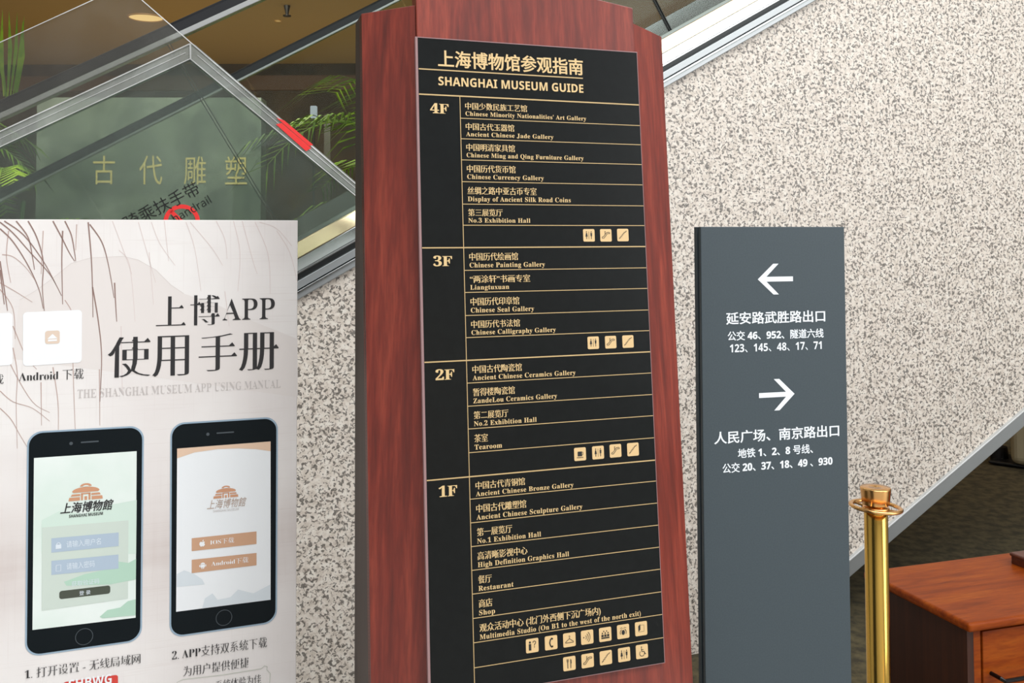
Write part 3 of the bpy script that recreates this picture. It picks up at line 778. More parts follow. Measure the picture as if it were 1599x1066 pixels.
# icon tiles ----------------------------------------------------------
TILE = mat('gold_tile', (220, 186, 134), 0.45)
def man(x, s=1.0):
    return [circ(x, 0.84 * s + (1 - s) * .5, 0.055 * s, 10), [(x - .09 * s, .74), (x + .09 * s, .74), (x + .075 * s, .42), (x + .03, .42), (x + .03, .14), (x - .03, .14), (x - .03, .42), (x - .075 * s, .42)]]
def woman(x):
    return [circ(x, 0.84, 0.055, 10), [(x - .05, .74), (x + .05, .74), (x + .12, .38), (x + .035, .38), (x + .03, .14), (x - .03, .14), (x - .035, .38), (x - .12, .38)]]
def icon(k):
    if k == 'wc': return woman(.25) + man(.75) + [[(.485, .88), (.515, .88), (.515, .12), (.485, .12)]]
    if k == 'esc': return stroke([(.1, .22), (.28, .22), (.66, .66), (.9, .66)], .05) + stroke([(.9, .66), (.92, .74), (.85, .8), (.6, .78)], .05) + stroke([(.6, .78), (.24, .38), (.12, .36), (.08, .28), (.1, .22)], .05) + [circ(.42, .86, .05, 8)] + stroke([(.42, .8), (.42, .6)], .06)
    if k == 'stair': return stroke([(.12, .12), (.12, .22), (.25, .22), (.25, .36), (.38, .36), (.38, .5), (.51, .5), (.51, .64), (.64, .64), (.64, .78), (.78, .78), (.9, .9)], .06)
    if k == 'cup': return [[(.25, .3), (.7, .3), (.7, .74), (.25, .74)]] + stroke([(.68, .66), (.8, .66), (.8, .44), (.68, .4)], .05) + stroke([(.15, .18), (.82, .18)], .06)
    if k == 'info': return [circ(.28, .8, .1, 12), [(.16, .66), (.4, .66), (.4, .1), (.16, .1)]] + stroke([(.56, .74), (.6, .84), (.72, .88), (.84, .8), (.82, .68), (.72, .58), (.71, .48)], .07) + [circ(.71, .36, .045, 8)]
    if k == 'phone': return stroke([(.62, .88), (.44, .78), (.36, .5), (.44, .22), (.62, .12)], [.1, .12, .12, .12, .1]) + [[(.5, .95), (.7, .88), (.66, .74), (.5, .8)], [(.5, .05), (.7, .12), (.66, .26), (.5, .2)]]
    if k == 'hanger': return stroke([(.44, .78), (.5, .86), (.57, .8), (.52, .7), (.5, .6)], .045) + stroke([(.5, .6), (.1, .32), (.1, .26), (.9, .26), (.9, .32), (.5, .6)], .05)
    if k == 'sound': return [circ(.16, .5, .06, 8)] + sum([stroke(circ(.2, .5, r, 8, -48, 48), .05) for r in (.22, .4, .58)], [])
    if k == 'group': return [circ(x, .62, .07, 8) for x in (.22, .5, .78)] + [[(x - .11, .5), (x + .11, .5), (x + .11, .3), (x - .11, .3)] for x in (.22, .5, .78)] + [[(.1, .26), (.9, .26), (.9, .14), (.1, .14)]] + [circ(x, .78, .06, 8) for x in (.36, .64)]
    if k == 'alarm': return [circ(.5, .42, .17, 14, ry=.22)] + stroke(circ(.5, .42, .3, 8, 120, 210), .06) + stroke(circ(.5, .42, .3, 8, -30, 60), .06) + stroke([(.2, .78), (.35, .86), (.45, .76)], .04) + stroke([(.55, .76), (.66, .86), (.8, .78)], .04)
    if k == 'door': return [[(.22, .74), (.42, .9), (.42, .42), (.22, .26)]] + stroke([(.44, .8), (.8, .8), (.8, .24), (.24, .24)], .025)
    if k == 'food': return stroke([(.34, .9), (.34, .6)], .05) + stroke([(.26, .9), (.26, .66), (.42, .66), (.42, .9)], .04) + stroke([(.34, .6), (.34, .1)], .07) + [[(.6, .9), (.7, .8), (.72, .5), (.66, .5), (.66, .1), (.59, .1)]]
    if k == 'wheel': return [circ(.46, .88, .06, 8)] + stroke([(.46, .78), (.48, .5), (.7, .5), (.82, .26), (.9, .28)], .07) + stroke([(.48, .66), (.66, .66)], .045) + stroke(circ(.5, .34, .24, 14, 130, 385), .05)
    return []
def tile(cx, cy, k, h=20.5):
    c = TF.P(cx, cy); mpp = abs(TF.P(cx, cy - 10)[1] - c[1]) / 10; s = h * mpp / 2
    q = [(c[0] - s, c[1] + s), (c[0] + s, c[1] + s), (c[0] + s, c[1] - s), (c[0] - s, c[1] - s)]
    flat(TF, [rrect(q, s * 0.22)], TILE, PANEL, 'icon_tile', 0.0003)
    m = s * 0.82
    ps = [[(c[0] + (x * 2 - 1) * m, c[1] + (y * 2 - 1) * m) for x, y in P] for P in icon(k)]
    flat(TF, ps, mat_dark, PANEL, 'pictogram', 0.0006)
mat_dark = mat('black_pictogram', (30, 28, 24), 0.5)
for cx, cy, k in ((919.5, 367.3, 'wc'), (946, 367.3, 'esc'), (972.5, 366.8, 'stair'), (926.3, 535, 'wc'), (953.5, 534, 'esc'), (980.5, 533, 'stair'),
                  (905.7, 708.7, 'cup'), (933.8, 706.3, 'wc'), (961, 703.5, 'esc'), (988.3, 701.3, 'stair'),
                  (831, 1007.5, 'info'), (860.5, 1003, 'phone'), (889, 998.5, 'hanger'), (916.8, 994.3, 'sound'), (945, 990, 'group'), (973, 985.5, 'alarm'), (1001, 981, 'door'),
                  (889, 1035.5, 'food'), (917.5, 1031, 'esc'), (946, 1026.3, 'stair'), (974.5, 1021.5, 'wc'), (1002.3, 1016.7, 'wheel')):
    tile(cx, cy, k, 19.5 if cy < 600 else 20.5 if cy < 800 else 22)

# ================================================================== GREY EXIT SIGN
SP = Plane(0.26991254, 0, 1209, 354, 1.95)
SU0, SU1 = -0.1640, 0.1630
bs = SP.W(0, -SP.o.z)
SG = thing('direction_sign', 'slate-grey upright sign with white arrows and Chinese exit directions', 'sign', (bs.x, bs.y, 0), 0.26991254)
def sbox(u0, u1, v0, v1, d0, d1):
    return MB().prism([SP.W(u, v, d1) for u, v in ((u0, v0), (u1, v0), (u1, v1), (u0, v1))], [SP.W(u, v, d0) for u, v in ((u0, v0), (u1, v0), (u1, v1), (u0, v1))])
vfs = -SP.o.z
FACE = sbox(SU0, SU1, vfs + 0.03, 0.0, -0.010, 0.0).build('face_panel', SIGNG, SG, bevel=0.0012)
sbox(SU0 + 0.003, SU1 - 0.003, vfs + 0.03, -0.001, -0.016, -0.0105).build('core', SIGND, SG, 'dark recessed edge')
sbox(SU0, SU1, vfs + 0.03, 0.0, -0.030, -0.0165).build('rear_panel', SIGNG, SG, bevel=0.0012)
sbox(SU0 - 0.03, SU1 - 0.03, vfs, vfs + 0.03, -0.14, 0.10).build('base_plate', SIGND, SG, bevel=0.004)
def arrow(tip, tail, h1, h2, w):
    t, s, a, b = (SP.P(*p) for p in (tip, tail, h1, h2))
    b_ = (t[0] * 2 - t[0] + (a[0] - t[0]), t[1] - (a[1] - t[1]))
    t2 = ((t[0] * 0.97 + s[0] * 0.03), t[1])
    return stroke([s, t2], w), stroke([a, t], w), stroke([t, b], w)
for A in (((1183, 436), (1238, 435), (1207, 412), (1208, 460)), ((1240.5, 614.5), (1185, 618), (1216.5, 592), (1217.5, 641))):
    t, s, a, b = (SP.P(*p) for p in A)
    sg = 1 if s[0] > t[0] else -1; w = 0.0098; yy = t[1]
    hh = (a[1] - b[1]) / 2; hx = abs(a[0] - t[0])
    P_ = [(t[0], yy), (t[0] + sg * hx, yy + hh), (t[0] + sg * (hx + w * 1.25), yy + hh), (t[0] + sg * w * 2.0, yy + w / 2), (s[0], yy + w / 2),
          (s[0], yy - w / 2), (t[0] + sg * w * 2.0, yy - w / 2), (t[0] + sg * (hx + w * 1.25), yy - hh), (t[0] + sg * hx, yy - hh)]
    flat(SP, [P_], WHITE, FACE, 'arrow', 0.0006)
for s_, xa, xb, yb, hh, st in (('延安路武胜路出口', 1133.5, 1288.5, 507, 19.5, 'cjkbold'), ('公交 46、952、隧道六线', 1136, 1286, 532, 15, 'cjkbold'),
                               ('123、145、48、17、71', 1139.5, 1283, 551, 13.5, 'bold'), ('人民广场、南京路出口', 1115, 1310.5, 694, 20, 'cjkbold'),
                               ('地铁 1、2、8 号线、', 1152, 1269.5, 715.5, 15, 'cjkbold'), ('公交 20、37、18、49 、930', 1128, 1300, 739, 15.5, 'cjkbold')):
    lettering(SP, s_, st, xa, xb, yb, WHITE, FACE, h=hh)

# ================================================================== POSTER STAND
PY = 0.34295731
PP = Plane(PY, 0, 465, 344, 1.75)
bp = PP.W(-0.3, -PP.o.z)
PO = thing('poster_stand', 'large pale poster board showing two printed phones and app instructions', 'poster', (bp.x, bp.y, 0), PY)
def pbox(u0, u1, v0, v1, d0, d1):
    q = ((u0, v0), (u1, v0), (u1, v1), (u0, v1))
    return MB().prism([PP.W(u, v, d1) for u, v in q], [PP.W(u, v, d0) for u, v in q])
vfp = -PP.o.z
def m_poster():
    m = mat('poster_print', (233, 227, 224), 0.55); N, L, b = nodes(m)
    v = coords(N, L, (1, 1, 1))
    sep = N.new('ShaderNodeSeparateXYZ'); L.new(v, sep.inputs[0])
    z = sep.outputs[2]; x = sep.outputs[0]
    base = ramp(N, [(0.35, (229, 222, 219)), (0.65, (237, 232, 229))]); L.new(noise(N, L, v, 6, 3), base.inputs[0])
    # woven threads
    h = noise(N, L, coords(N, L, (6, 6, 420)), 1.0, 2); vv = noise(N, L, coords(N, L, (420, 420, 5)), 1.0, 2)
    th = mathn(N, L, 'MAXIMUM', h, vv)
    tr = ramp(N, [(0.60, (0, 0, 0)), (0.74, (255, 255, 255))]); L.new(th, tr.inputs[0]); tr.color_ramp.elements[1].color = (0.35, 0.35, 0.35, 1)
    c = mixc(N, L, tr.outputs[0], base.outputs[0], s2l((214, 203, 198)))
    # brown brushed wash lying in a level band of the artwork
    def bandf(zc, hw):
        return mathn(N, L, 'SUBTRACT', 1.0, mathn(N, L, 'DIVIDE', mathn(N, L, 'ABSOLUTE', mathn(N, L, 'SUBTRACT', z, zc)), hw), True)
    nz = noise(N, L, coords(N, L, (3, 3, 40)), 1.0, 4, 0.6); nv = noise(N, L, coords(N, L, (70, 70, 6)), 1.0, 3)
    w1 = mathn(N, L, 'MULTIPLY', bandf(0.97, 0.13), mathn(N, L, 'ADD', mathn(N, L, 'MULTIPLY', nz, 0.9), mathn(N, L, 'MULTIPLY', nv, 0.5)), True)
    w1 = mathn(N, L, 'MULTIPLY', w1, 0.42, True)
    c = mixc(N, L, w1, c, s2l((168, 140, 130)))
    L.new(c, b.inputs['Base Color']); return m
POSTM = m_poster()
BOARD = pbox(-0.80, 0.0, -1.35, 0.0, -0.006, 0.0).build('poster_board', POSTM, PO, bevel=0.0008)
pbox(-0.80, 0.0, -1.35, 0.0, -0.022, -0.0065).build('frame', mat('white_frame', (226, 222, 218), 0.5), PO)
for uu in (-0.72, -0.10):
    q = [PP.W(uu, -1.33, -0.022), PP.W(uu + 0.03, -1.33, -0.022), PP.W(uu + 0.03, vfp, -0.022), PP.W(uu, vfp, -0.022)]
    MB().prism(q, [v - PP.n * 0.02 for v in q]).build('leg', STEEL2, PO)
    q = [PP.W(uu, -0.4, -0.04), PP.W(uu + 0.03, -0.4, -0.04), PP.W(uu + 0.03, vfp, -0.30), PP.W(uu, vfp, -0.30)]
    MB().prism(q, [v - PP.n * 0.02 for v in q]).build('strut', STEEL2, PO)
def Q(*pts): return [PP.P(x, y) for x, y in pts]
z5 = lambda x, y: (x / 2.962, 340 + y / 2.962)
z6 = lambda x, y: (x / 2.502, 640 + y / 2.502)
def Z6(*pts): return Q(*[z6(*p) for p in pts])
INK = mat('poster_ink', (38, 36, 38), 0.5); INK2 = mat('poster_grey_ink', (198, 190, 187), 0.5)
TWIG = mat('twig_brown', (146, 118, 110), 0.6); TWIG2 = mat('twig_pale', (218, 202, 198), 0.6); TWIG3 = mat('twig_mid', (190, 164, 156), 0.6)
# pale hill shape
hill = [(55, 1066), (90, 380), (160, 340), (230, 290), (330, 210), (420, 185), (570, 178), (640, 195), (720, 240), (790, 310), (850, 350), (1000, 400), (1150, 470), (1376, 560)]
hp = Q(*[z5(*p) for p in hill])
edge = hp[1:]
flat(PP, stroke(edge[:-3], 0.0008), mat('hill_edge', (214, 204, 200), 0.55), BOARD, 'hill_print', 0.0002)
flat(PP, [edge + [PP.P(465, 620), PP.P(250, 590), PP.P(20, 560)]], mat('hill_tint', (227, 219, 215), 0.55), BOARD, 'hill_print', 0.0001)
# willow twigs
def twig(pts, w, mt, d=0.0003):
    P = Q(*[z5(*p) for p in pts])
    # smooth by Catmull-Rom
    out = []
    n = len(P)
    for i in range(n - 1):
        p0 = Vector(P[max(i - 1, 0)]); p1 = Vector(P[i]); p2 = Vector(P[i + 1]); p3 = Vector(P[min(i + 2, n - 1)])
        for k in range(5):
            t = k / 5
            out.append(tuple(0.5 * ((2 * p1) + (p2 - p0) * t + (2 * p0 - 5 * p1 + 4 * p2 - p3) * t * t + (3 * p1 - p0 - 3 * p2 + p3) * t ** 3)))
    out.append(P[-1])
    m = len(out)
    return stroke(out, [w * (1 - 0.55 * i / m) for i in range(m)])
dark = [[(0, 20), (60, 70), (140, 160), (230, 260), (285, 360)], [(0, 50), (60, 110), (130, 220), (180, 330), (200, 420)], [(20, 15), (110, 80), (200, 200), (260, 310)],
        [(75, 15), (130, 90), (150, 180), (160, 240)], [(130, 15), (170, 90), (200, 200), (196, 320), (205, 430)], [(245, 15), (285, 90), (320, 160), (345, 200)],
        [(290, 60), (286, 200), (290, 400)], [(415, 30), (470, 110), (500, 210), (528, 370)], [(408, 20), (422, 180), (428, 330), (430, 460)], [(300, 15), (330, 80), (345, 160), (350, 200)],
        [(428, 320), (455, 480), (470, 640), (462, 850)], [(0, 200), (20, 330), (35, 430)], [(530, 300), (535, 400), (540, 480)], [(0, 240), (20, 400)]]
mid = [[(60, 600), (80, 720), (75, 860), (80, 1066)], [(0, 560), (60, 700), (150, 850), (230, 900)], [(190, 760), (192, 960)], [(245, 690), (268, 850), (270, 980)], [(335, 560), (340, 760), (348, 980)],
       [(0, 800), (60, 850), (150, 880), (230, 940)], [(0, 880), (50, 930), (90, 1000), (130, 1066)], [(460, 700), (462, 960)], [(0, 300), (70, 340), (150, 390)], [(200, 60), (190, 260)], [(355, 30), (350, 150)],
       [(40, 60), (30, 180), (50, 300)], [(10, 170), (60, 180), (120, 230), (170, 300)], [(300, 380), (330, 430), (345, 500)], [(0, 330), (60, 420), (70, 560)], [(60, 500), (120, 640), (170, 700)]]
pale = [[(700, 20), (740, 120), (810, 220)], [(860, 20), (900, 140), (930, 340)], [(880, 20), (980, 140), (1030, 220)], [(1000, 15), (1040, 100), (1050, 190)], [(1080, 15), (1110, 160), (1100, 340)],
        [(1120, 15), (1170, 200), (1190, 260)], [(1180, 20), (1240, 170), (1250, 350)], [(1280, 60), (1340, 160), (1376, 300)], [(1200, 20), (1280, 50), (1350, 130)], [(550, 150), (600, 220), (625, 480)],
        [(690, 160), (710, 400)], [(560, 500), (566, 800)], [(520, 15), (560, 120), (610, 260)], [(760, 15), (780, 200)], [(1040, 340), (1060, 500)], [(640, 20), (720, 300)]]
flat(PP, sum([twig(p, 0.0023, TWIG) for p in dark], []), TWIG, BOARD, 'willow_twigs', 0.0003)['kind'] = 'stuff'
flat(PP, sum([twig(p, 0.0016, TWIG3) for p in mid], []), TWIG3, BOARD, 'willow_twigs', 0.00025)['kind'] = 'stuff'
flat(PP, sum([twig(p, 0.0013, TWIG2) for p in pale], []), TWIG2, BOARD, 'willow_twigs', 0.0002)['kind'] = 'stuff'
# titles
for ch, xa, xb, yb, hh in (('上', 243.5, 290, 509, 46), ('博', 297, 343, 508, 47), ('使', 168, 235, 590, 63), ('用', 237.5, 295, 588, 63), ('手', 310, 370, 580, 58), ('册', 373, 435, 579, 59)):
    lettering(PP, ch, 'title', xa, xb, yb, INK, BOARD, h=hh)
lettering(PP, 'APP', 'roman', 347.5, 429, 500, INK, BOARD, h=34)
lettering(PP, 'THE SHANGHAI MUSEUM APP USING MANUAL', 'roman', 121, 438, 621.5, INK2, BOARD, cap=13.5)
lettering(PP, 'Android 下载', 'song', 30, 130.5, 596, INK, BOARD, h=17)
lettering(PP, '载', 'song', -11, 5.5, 600, INK, BOARD, h=16)
# white cards (the printed codes are left out) with the little peach emblem
PLAIN = mat('card_white', (243, 244, 246), 0.5); PEACH = mat('peach', (226, 204, 186), 0.5)
flat(PP, [rrect(Q((36, 487.5), (128, 483.5), (127.6, 565.5), (36, 571.5)), 0.006)], PLAIN, BOARD, 'white_card', 0.0005)
flat(PP, [rrect(Q((-72, 492), (19.5, 488), (19.5, 569.5), (-72, 575)), 0.006)], PLAIN, BOARD, 'white_card', 0.0005)
flat(PP, [rrect(Q((70.5, 516.5), (93.5, 515.5), (93.5, 536), (70.5, 537)), 0.004)], PEACH, BOARD, 'emblem_tile', 0.0008)
flat(PP, [[PP.P(74, 529), PP.P(82, 521), PP.P(90, 528)], Q((75, 530), (89, 529.3), (89, 532), (75, 532.8))], PLAIN, BOARD, 'emblem', 0.0010)
# phones, printed flat on the poster
PH_B = mat('phone_rim_blue', (150, 172, 190), 0.4); PH_K = mat('phone_black', (12, 20, 24), 0.5, spec=0.15); PH_G = mat('phone_grey', (70, 78, 84), 0.4)
SCR1 = m_mottle('screen_green', (220, 233, 224), (234, 241, 236), 4, 0.5); SCR2 = mat('screen_white', (238, 240, 242), 0.5)
def phone(outer, screen, scr, cam_, spk, home):
    P = Q(*outer); r = 0.022
    flat(PP, [rrect(P, r + 0.001, 8)], PH_B, BOARD, 'phone_rim', 0.0006)
    ins = 0.0028
    I = [(P[0][0] + ins, P[0][1] - ins), (P[1][0] - ins, P[1][1] - ins), (P[2][0] - ins, P[2][1] + ins), (P[3][0] + ins, P[3][1] + ins)]
    flat(PP, [rrect(I, r - 0.001, 8)], PH_K, BOARD, 'phone_body', 0.0008)
    flat(PP, [Z6(*screen)], scr, BOARD, 'phone_screen', 0.0010)
    c = Z6(cam_)[0]; flat(PP, [circ(c[0], c[1], 0.0028, 12)], PH_G, BOARD, 'camera_dot', 0.0010)
    a, b = Z6(*spk); flat(PP, [rrect([(a[0], a[1] + .0012), (b[0], a[1] + .0012), (b[0], a[1] - .0012), (a[0], a[1] - .0012)], .001)], PH_G, BOARD, 'speaker_slot', 0.0010)
    c = Z6(home)[0]; a = circ(c[0], c[1], 0.0138, 28); b = circ(c[0], c[1], 0.0128, 28)
    flat(PP, [[a[i], a[(i + 1) % 28], b[(i + 1) % 28], b[i]] for i in range(28)], PH_G, BOARD, 'home_button', 0.0010)
phone([(42.5, 674), (225, 664), (221.5, 1000), (39, 1026)], ((133, 187), (534, 160), (530, 810), (127, 858)), SCR1, (278, 130), ((316, 126), (386, 122)), (329, 884))
phone([(266, 660.5), (434, 650), (432.5, 971.5), (264.5, 996)], ((692, 150), (1057, 122), (1057, 740), (688, 787)), SCR2, (812, 94), ((846, 90), (914, 86)), (875, 810))
# museum emblem
PEACHD = mat('emblem_brown', (206, 150, 116), 0.5)
def logo(c, dx, dy, mt, bg):
    """emblem drawn in a box whose bottom-left is c and whose sides are dx, dy (plane units)"""
    def T(P): return [(c[0] + x * dx, c[1] + y * dy) for x, y in P]
    A = [circ(.5, .8, .17, 12, 0, 180, .18), ]
    lens = circ(.5, .58, .42, 18, 10, 170, .26) + [(.08, .5), (.92, .5)]
    ps = [T(A[0]), T([(.1, .52)] + [(.5 - .4 * math.cos(math.radians(t)), .52 + .25 * math.sin(math.radians(t))) for t in range(15, 180, 15)] + [(.9, .52), (.86, .46), (.14, .46)]),
          T([(.06, .26), (.34, .26), (.34, .38), (.1, .38)]), T([(.66, .26), (.94, .26), (.9, .38), (.66, .38)]),
          T([(0, 0), (.33, 0), (.33, .2), (.02, .2)]), T([(.67, 0), (1, 0), (.98, .2), (.67, .2)]),
          T([(.36, 0), (.42, 0), (.42, .36), (.36, .36)]), T([(.58, 0), (.64, 0), (.64, .36), (.58, .36)]), T([(.36, .34), (.64, .34), (.64, .42), (.36, .42)]),
          T([(.46, 0), (.54, 0), (.54, .22), (.46, .22)])]
    flat(PP, ps, mt, BOARD, 'museum_emblem', 0.0014)
    flat(PP, [T(circ(.5, .79, .09, 10, 0, 180, .08))], bg, BOARD, 'museum_emblem', 0.0016)
a = Z6((268, 356))[0]; b = Z6((402, 346))[0]; logo(a, b[0] - a[0], 0.0285, PEACHD, SCR1)
a = Z6((833, 346))[0]; b = Z6((931, 338))[0]; logo(a, b[0] - a[0], 0.0215, PEACHD, SCR2)
L6 = lambda s, st, x0, x1, y, mt, **k: lettering(PP, s, st, z6(x0, y)[0], z6(x1, y)[0], z6(x0, y)[1], mt, BOARD, d=0.0016, **k)
L6('上海博物館', 'cjkbold', 235, 436, 406, INK, h=17, slant=0.2)
L6('SHANGHAI MUSEUM', 'bold', 270, 402, 420, INK, cap=4.6)
BRN = mat('faded_brown_ink', (182, 158, 142), 0.5)
L6('上海博物館', 'sans', 808, 956, 388, BRN, h=14.5, slant=0.2)
L6('SHANGHAI MUSEUM', 'sans', 832, 932, 399, INK2, cap=3.6)
# screen one: form
FORM = mat('form_grey', (205, 216, 206), 0.5); FIELD = mat('field_blue', (176, 192, 208), 0.5); BTN = mat('button_dark', (72, 78, 66), 0.5)
GRN = mat('ink_green', (180, 212, 192), 0.5); GRN2 = mat('ink_green_pale', (210, 228, 216), 0.5); PALE = mat('pale_print', (222, 230, 238), 0.5)
flat(PP, [Z6((163, 430), (230, 395), (330, 405), (430, 370), (534, 350), (532, 560), (163, 560))], GRN2, BOARD, 'printed_hills', 0.0012)
flat(PP, [Z6((165, 458), (502, 430), (500, 735), (163, 783))], FORM, BOARD, 'form_box', 0.0013)
flat(PP, [Z6((250, 670), (330, 640), (400, 625), (460, 590), (502, 596), (532, 580), (531, 660), (430, 680), (260, 685)), Z6((390, 806), (420, 780), (470, 770), (500, 745), (530, 738), (530, 800), (400, 812))], GRN, BOARD, 'printed_hills', 0.0014)
flat(PP, [Z6((201, 500), (464, 477), (464, 530), (201, 556)), Z6((201, 588), (463, 563), (463, 618), (201, 643))], FIELD, BOARD, 'input_field', 0.0015)
flat(PP, [rrect(Z6((232, 706), (431, 683), (431, 715), (232, 738)), 0.004)], BTN, BOARD, 'login_button', 0.0015)
L6('请输入用户名', 'sans', 260, 394, 537, PALE, h=10.5)
L6('请输入密码', 'sans', 260, 370, 623, PALE, h=10.5)
L6('获取验证码', 'sans', 280, 388, 688, PALE, h=8)
lettering(PP, '登 录', 'bold', z6(310, 0)[0], z6(354, 0)[0], z6(0, 723)[1], PALE, BOARD, h=7, d=0.002)
c = Z6((229, 530))[0]
flat(PP, [[(c[0] - .0042, c[1] + .0025), (c[0] + .0042, c[1] + .0025), (c[0] + .0042, c[1] - .0045), (c[0] - .0042, c[1] - .0045)]] + stroke(circ(c[0], c[1] + .0025, .0028, 8, 0, 180), .0012), PALE, BOARD, 'lock_icon', 0.0018)
c = Z6((229, 616))[0]
flat(PP, stroke([(c[0] - .0035, c[1] + .005), (c[0] + .0035, c[1] + .005), (c[0] + .0035, c[1] - .005), (c[0] - .0035, c[1] - .005), (c[0] - .0035, c[1] + .005)], .001), PALE, BOARD, 'phone_icon', 0.0018)
# screen two
PB = mat('peach_band', (228, 196, 170), 0.5); BRB = mat('button_peach_brown', (205, 160, 128), 0.5); MIST = mat('ink_mist', (216, 223, 228), 0.5)
flat(PP, [Z6((692, 150), (1057, 122), (1057, 160), (1000, 152), (930, 149), (850, 152), (760, 165), (692, 188))], PB, BOARD, 'peach_band', 0.0012)
flat(PP, [Z6((690, 640), (720, 625), (760, 640), (790, 660), (800, 680), (690, 690)), Z6((688, 785), (790, 772), (800, 735), (830, 715), (850, 740), (900, 730), (930, 700), (990, 715), (1056, 680), (1056, 740))], MIST, BOARD, 'printed_hills', 0.0012)
flat(PP, [Z6((749, 500), (1002, 473), (1002, 522), (749, 550)), Z6((749, 584), (1002, 557), (1002, 605), (749, 636))], BRB, BOARD, 'download_button', 0.0014)
L6('IOS下载', 'song', 822, 914, 526, PLAIN, h=8.5)
L6('Android下载', 'song', 826, 970, 610, PLAIN, h=9)
c = Z6((790, 521))[0]
flat(PP, [[(c[0] + x * .0052, c[1] + y * .0052) for x, y in ((0, .55), (.45, .75), (.85, .5), (.62, .1), (.9, -.35), (.45, -.95), (0, -.8), (-.45, -.95), (-.9, -.3), (-.85, .45), (-.45, .75))],
          [(c[0] + x * .0052, c[1] + y * .0052) for x, y in ((0.02, .75), (.1, 1.15), (.45, 1.35), (.4, .95))]], PLAIN, BOARD, 'fruit_icon', 0.0018)
c = Z6((792, 606))[0]; k = .0052
flat(PP, [[(c[0] + x * k, c[1] + y * k) for x, y in P] for P in ([(-.7, .35), (.7, .35), (.7, -.6), (-.7, -.6)], circ(0, .45, .7, 10, 0, 180, .55), [(-1.1, .3), (-.82, .3), (-.82, -.4), (-1.1, -.4)], [(.82, .3), (1.1, .3), (1.1, -.4), (.82, -.4)],
     [(-.4, -.6), (-.12, -.6), (-.12, -1.1), (-.4, -1.1)], [(.12, -.6), (.4, -.6), (.4, -1.1), (.12, -1.1)])], PLAIN, BOARD, 'robot_icon', 0.0018)
# captions
L6('1. 打开设置 - 无线局域网', 'song', 97, 548, 1052, INK, em=17)
L6('2. APP支持双系统下载', 'song', 672, 1042, 978, INK, em=17.5)
L6('为用户提供便捷', 'song', 716, 971, 1040, INK, h=16)
L6('系统体验为佳', 'song', 842, 1020, 1094, INK, h=15)
TK = mat('ticket_line', (196, 198, 186), 0.5)
tk = Z6((680, 1130), (692, 1062), (715, 1052), (870, 1034), (1020, 1010), (1034, 998), (1044, 1002), (1042, 1014), (1056, 1028), (1050, 1110))
flat(PP, stroke(tk, 0.0012), TK, BOARD, 'ticket_outline', 0.0006)
flat(PP, [rrect(Z6((248, 1062), (461, 1033), (461, 1098), (248, 1128)), 0.004)], mat('red_print', (214, 66, 56), 0.5), BOARD, 'red_label', 0.0006)
L6('SHBWG', 'bold', 268, 436, 1089, PLAIN, cap=14)

# ================================================================== BRASS STANCHION
D_ = 2.15; KS = D_ / 2.05
pt = atd(1367.5, 791, D_)
pc = atd(1367.5, 762, D_); zc = pc.z
ST = thing('stanchion', 'polished brass queue post with ring collar beside the grey sign', 'barrier post', (pt.x, pt.y, 0))
c0 = (pt.x, pt.y, 0); rT = 0.0242 * KS
zr = pt.z
MB().lathe(c0, [(rT, 0.02), (rT, zr - 0.008), (rT * 0.9, zr - 0.006)], 48).build('tube', BRASS, ST, smooth=True)
MB().lathe(c0, [(0.001, 0.0), (0.13, 0.0), (0.135, 0.008), (0.12, 0.022), (0.05, 0.04), (0.03, 0.06), (rT + .001, 0.065)], 48).build('base', BRASS, ST, smooth=True)
cap = [(r_ * KS, zr + z_ * KS) for r_, z_ in [(0.018, -0.008), (0.018, 0.004), (0.0275, 0.006), (0.0283, 0.008), (0.0315, 0.038), (0.0318, 0.0395), (0.0305, 0.0415), (0.004, 0.0425), (0.0035, 0.041), (0.0002, 0.041)]]
MB().lathe(c0, cap, 48).build('cap', BRASS2, ST, 'flat-topped round brass cap', smooth=True, bevel=0)
mb = MB(); n1, n2, R1, r1 = 56, 12, 0.050 * KS, 0.0040 * KS
for i in range(n1):
    a = 2 * math.pi * i / n1
    for j in range(n2):
        b = 2 * math.pi * j / n2
        rr = R1 + r1 * 1.3 * math.cos(b); x = rr * math.cos(a); mb.v.append(Vector((pt.x + x, pt.y + rr * math.sin(a), zr + r1 * math.sin(b) - 0.06 * x)))
for i in range(n1):
    for j in range(n2):
        mb.f.append((i * n2 + j, ((i + 1) % n1) * n2 + j, ((i + 1) % n1) * n2 + (j + 1) % n2, i * n2 + (j + 1) % n2))
mb.build('ring', BRASS2, ST, 'loose brass ring for rope hooks', smooth=True)
MB().lathe(c0, [(0.027, zr - 0.006), (0.029, zr - 0.004), (0.029, zr - 0.001), (0.027, zr + 0.001), (0.016, zr + 0.001)], 40).build('collar', BRASS2, ST, smooth=True)
for k in range(4):
    a = math.pi / 4 + k * math.pi / 2
    MB().tube([(pt.x + 0.026 * math.cos(a), pt.y + 0.026 * math.sin(a), zr - 0.003), (pt.x + R1 * math.cos(a), pt.y + R1 * math.sin(a), zr - 0.06 * R1 * math.cos(a))], 0.0028, 8).build('spoke', BRASS2, ST)

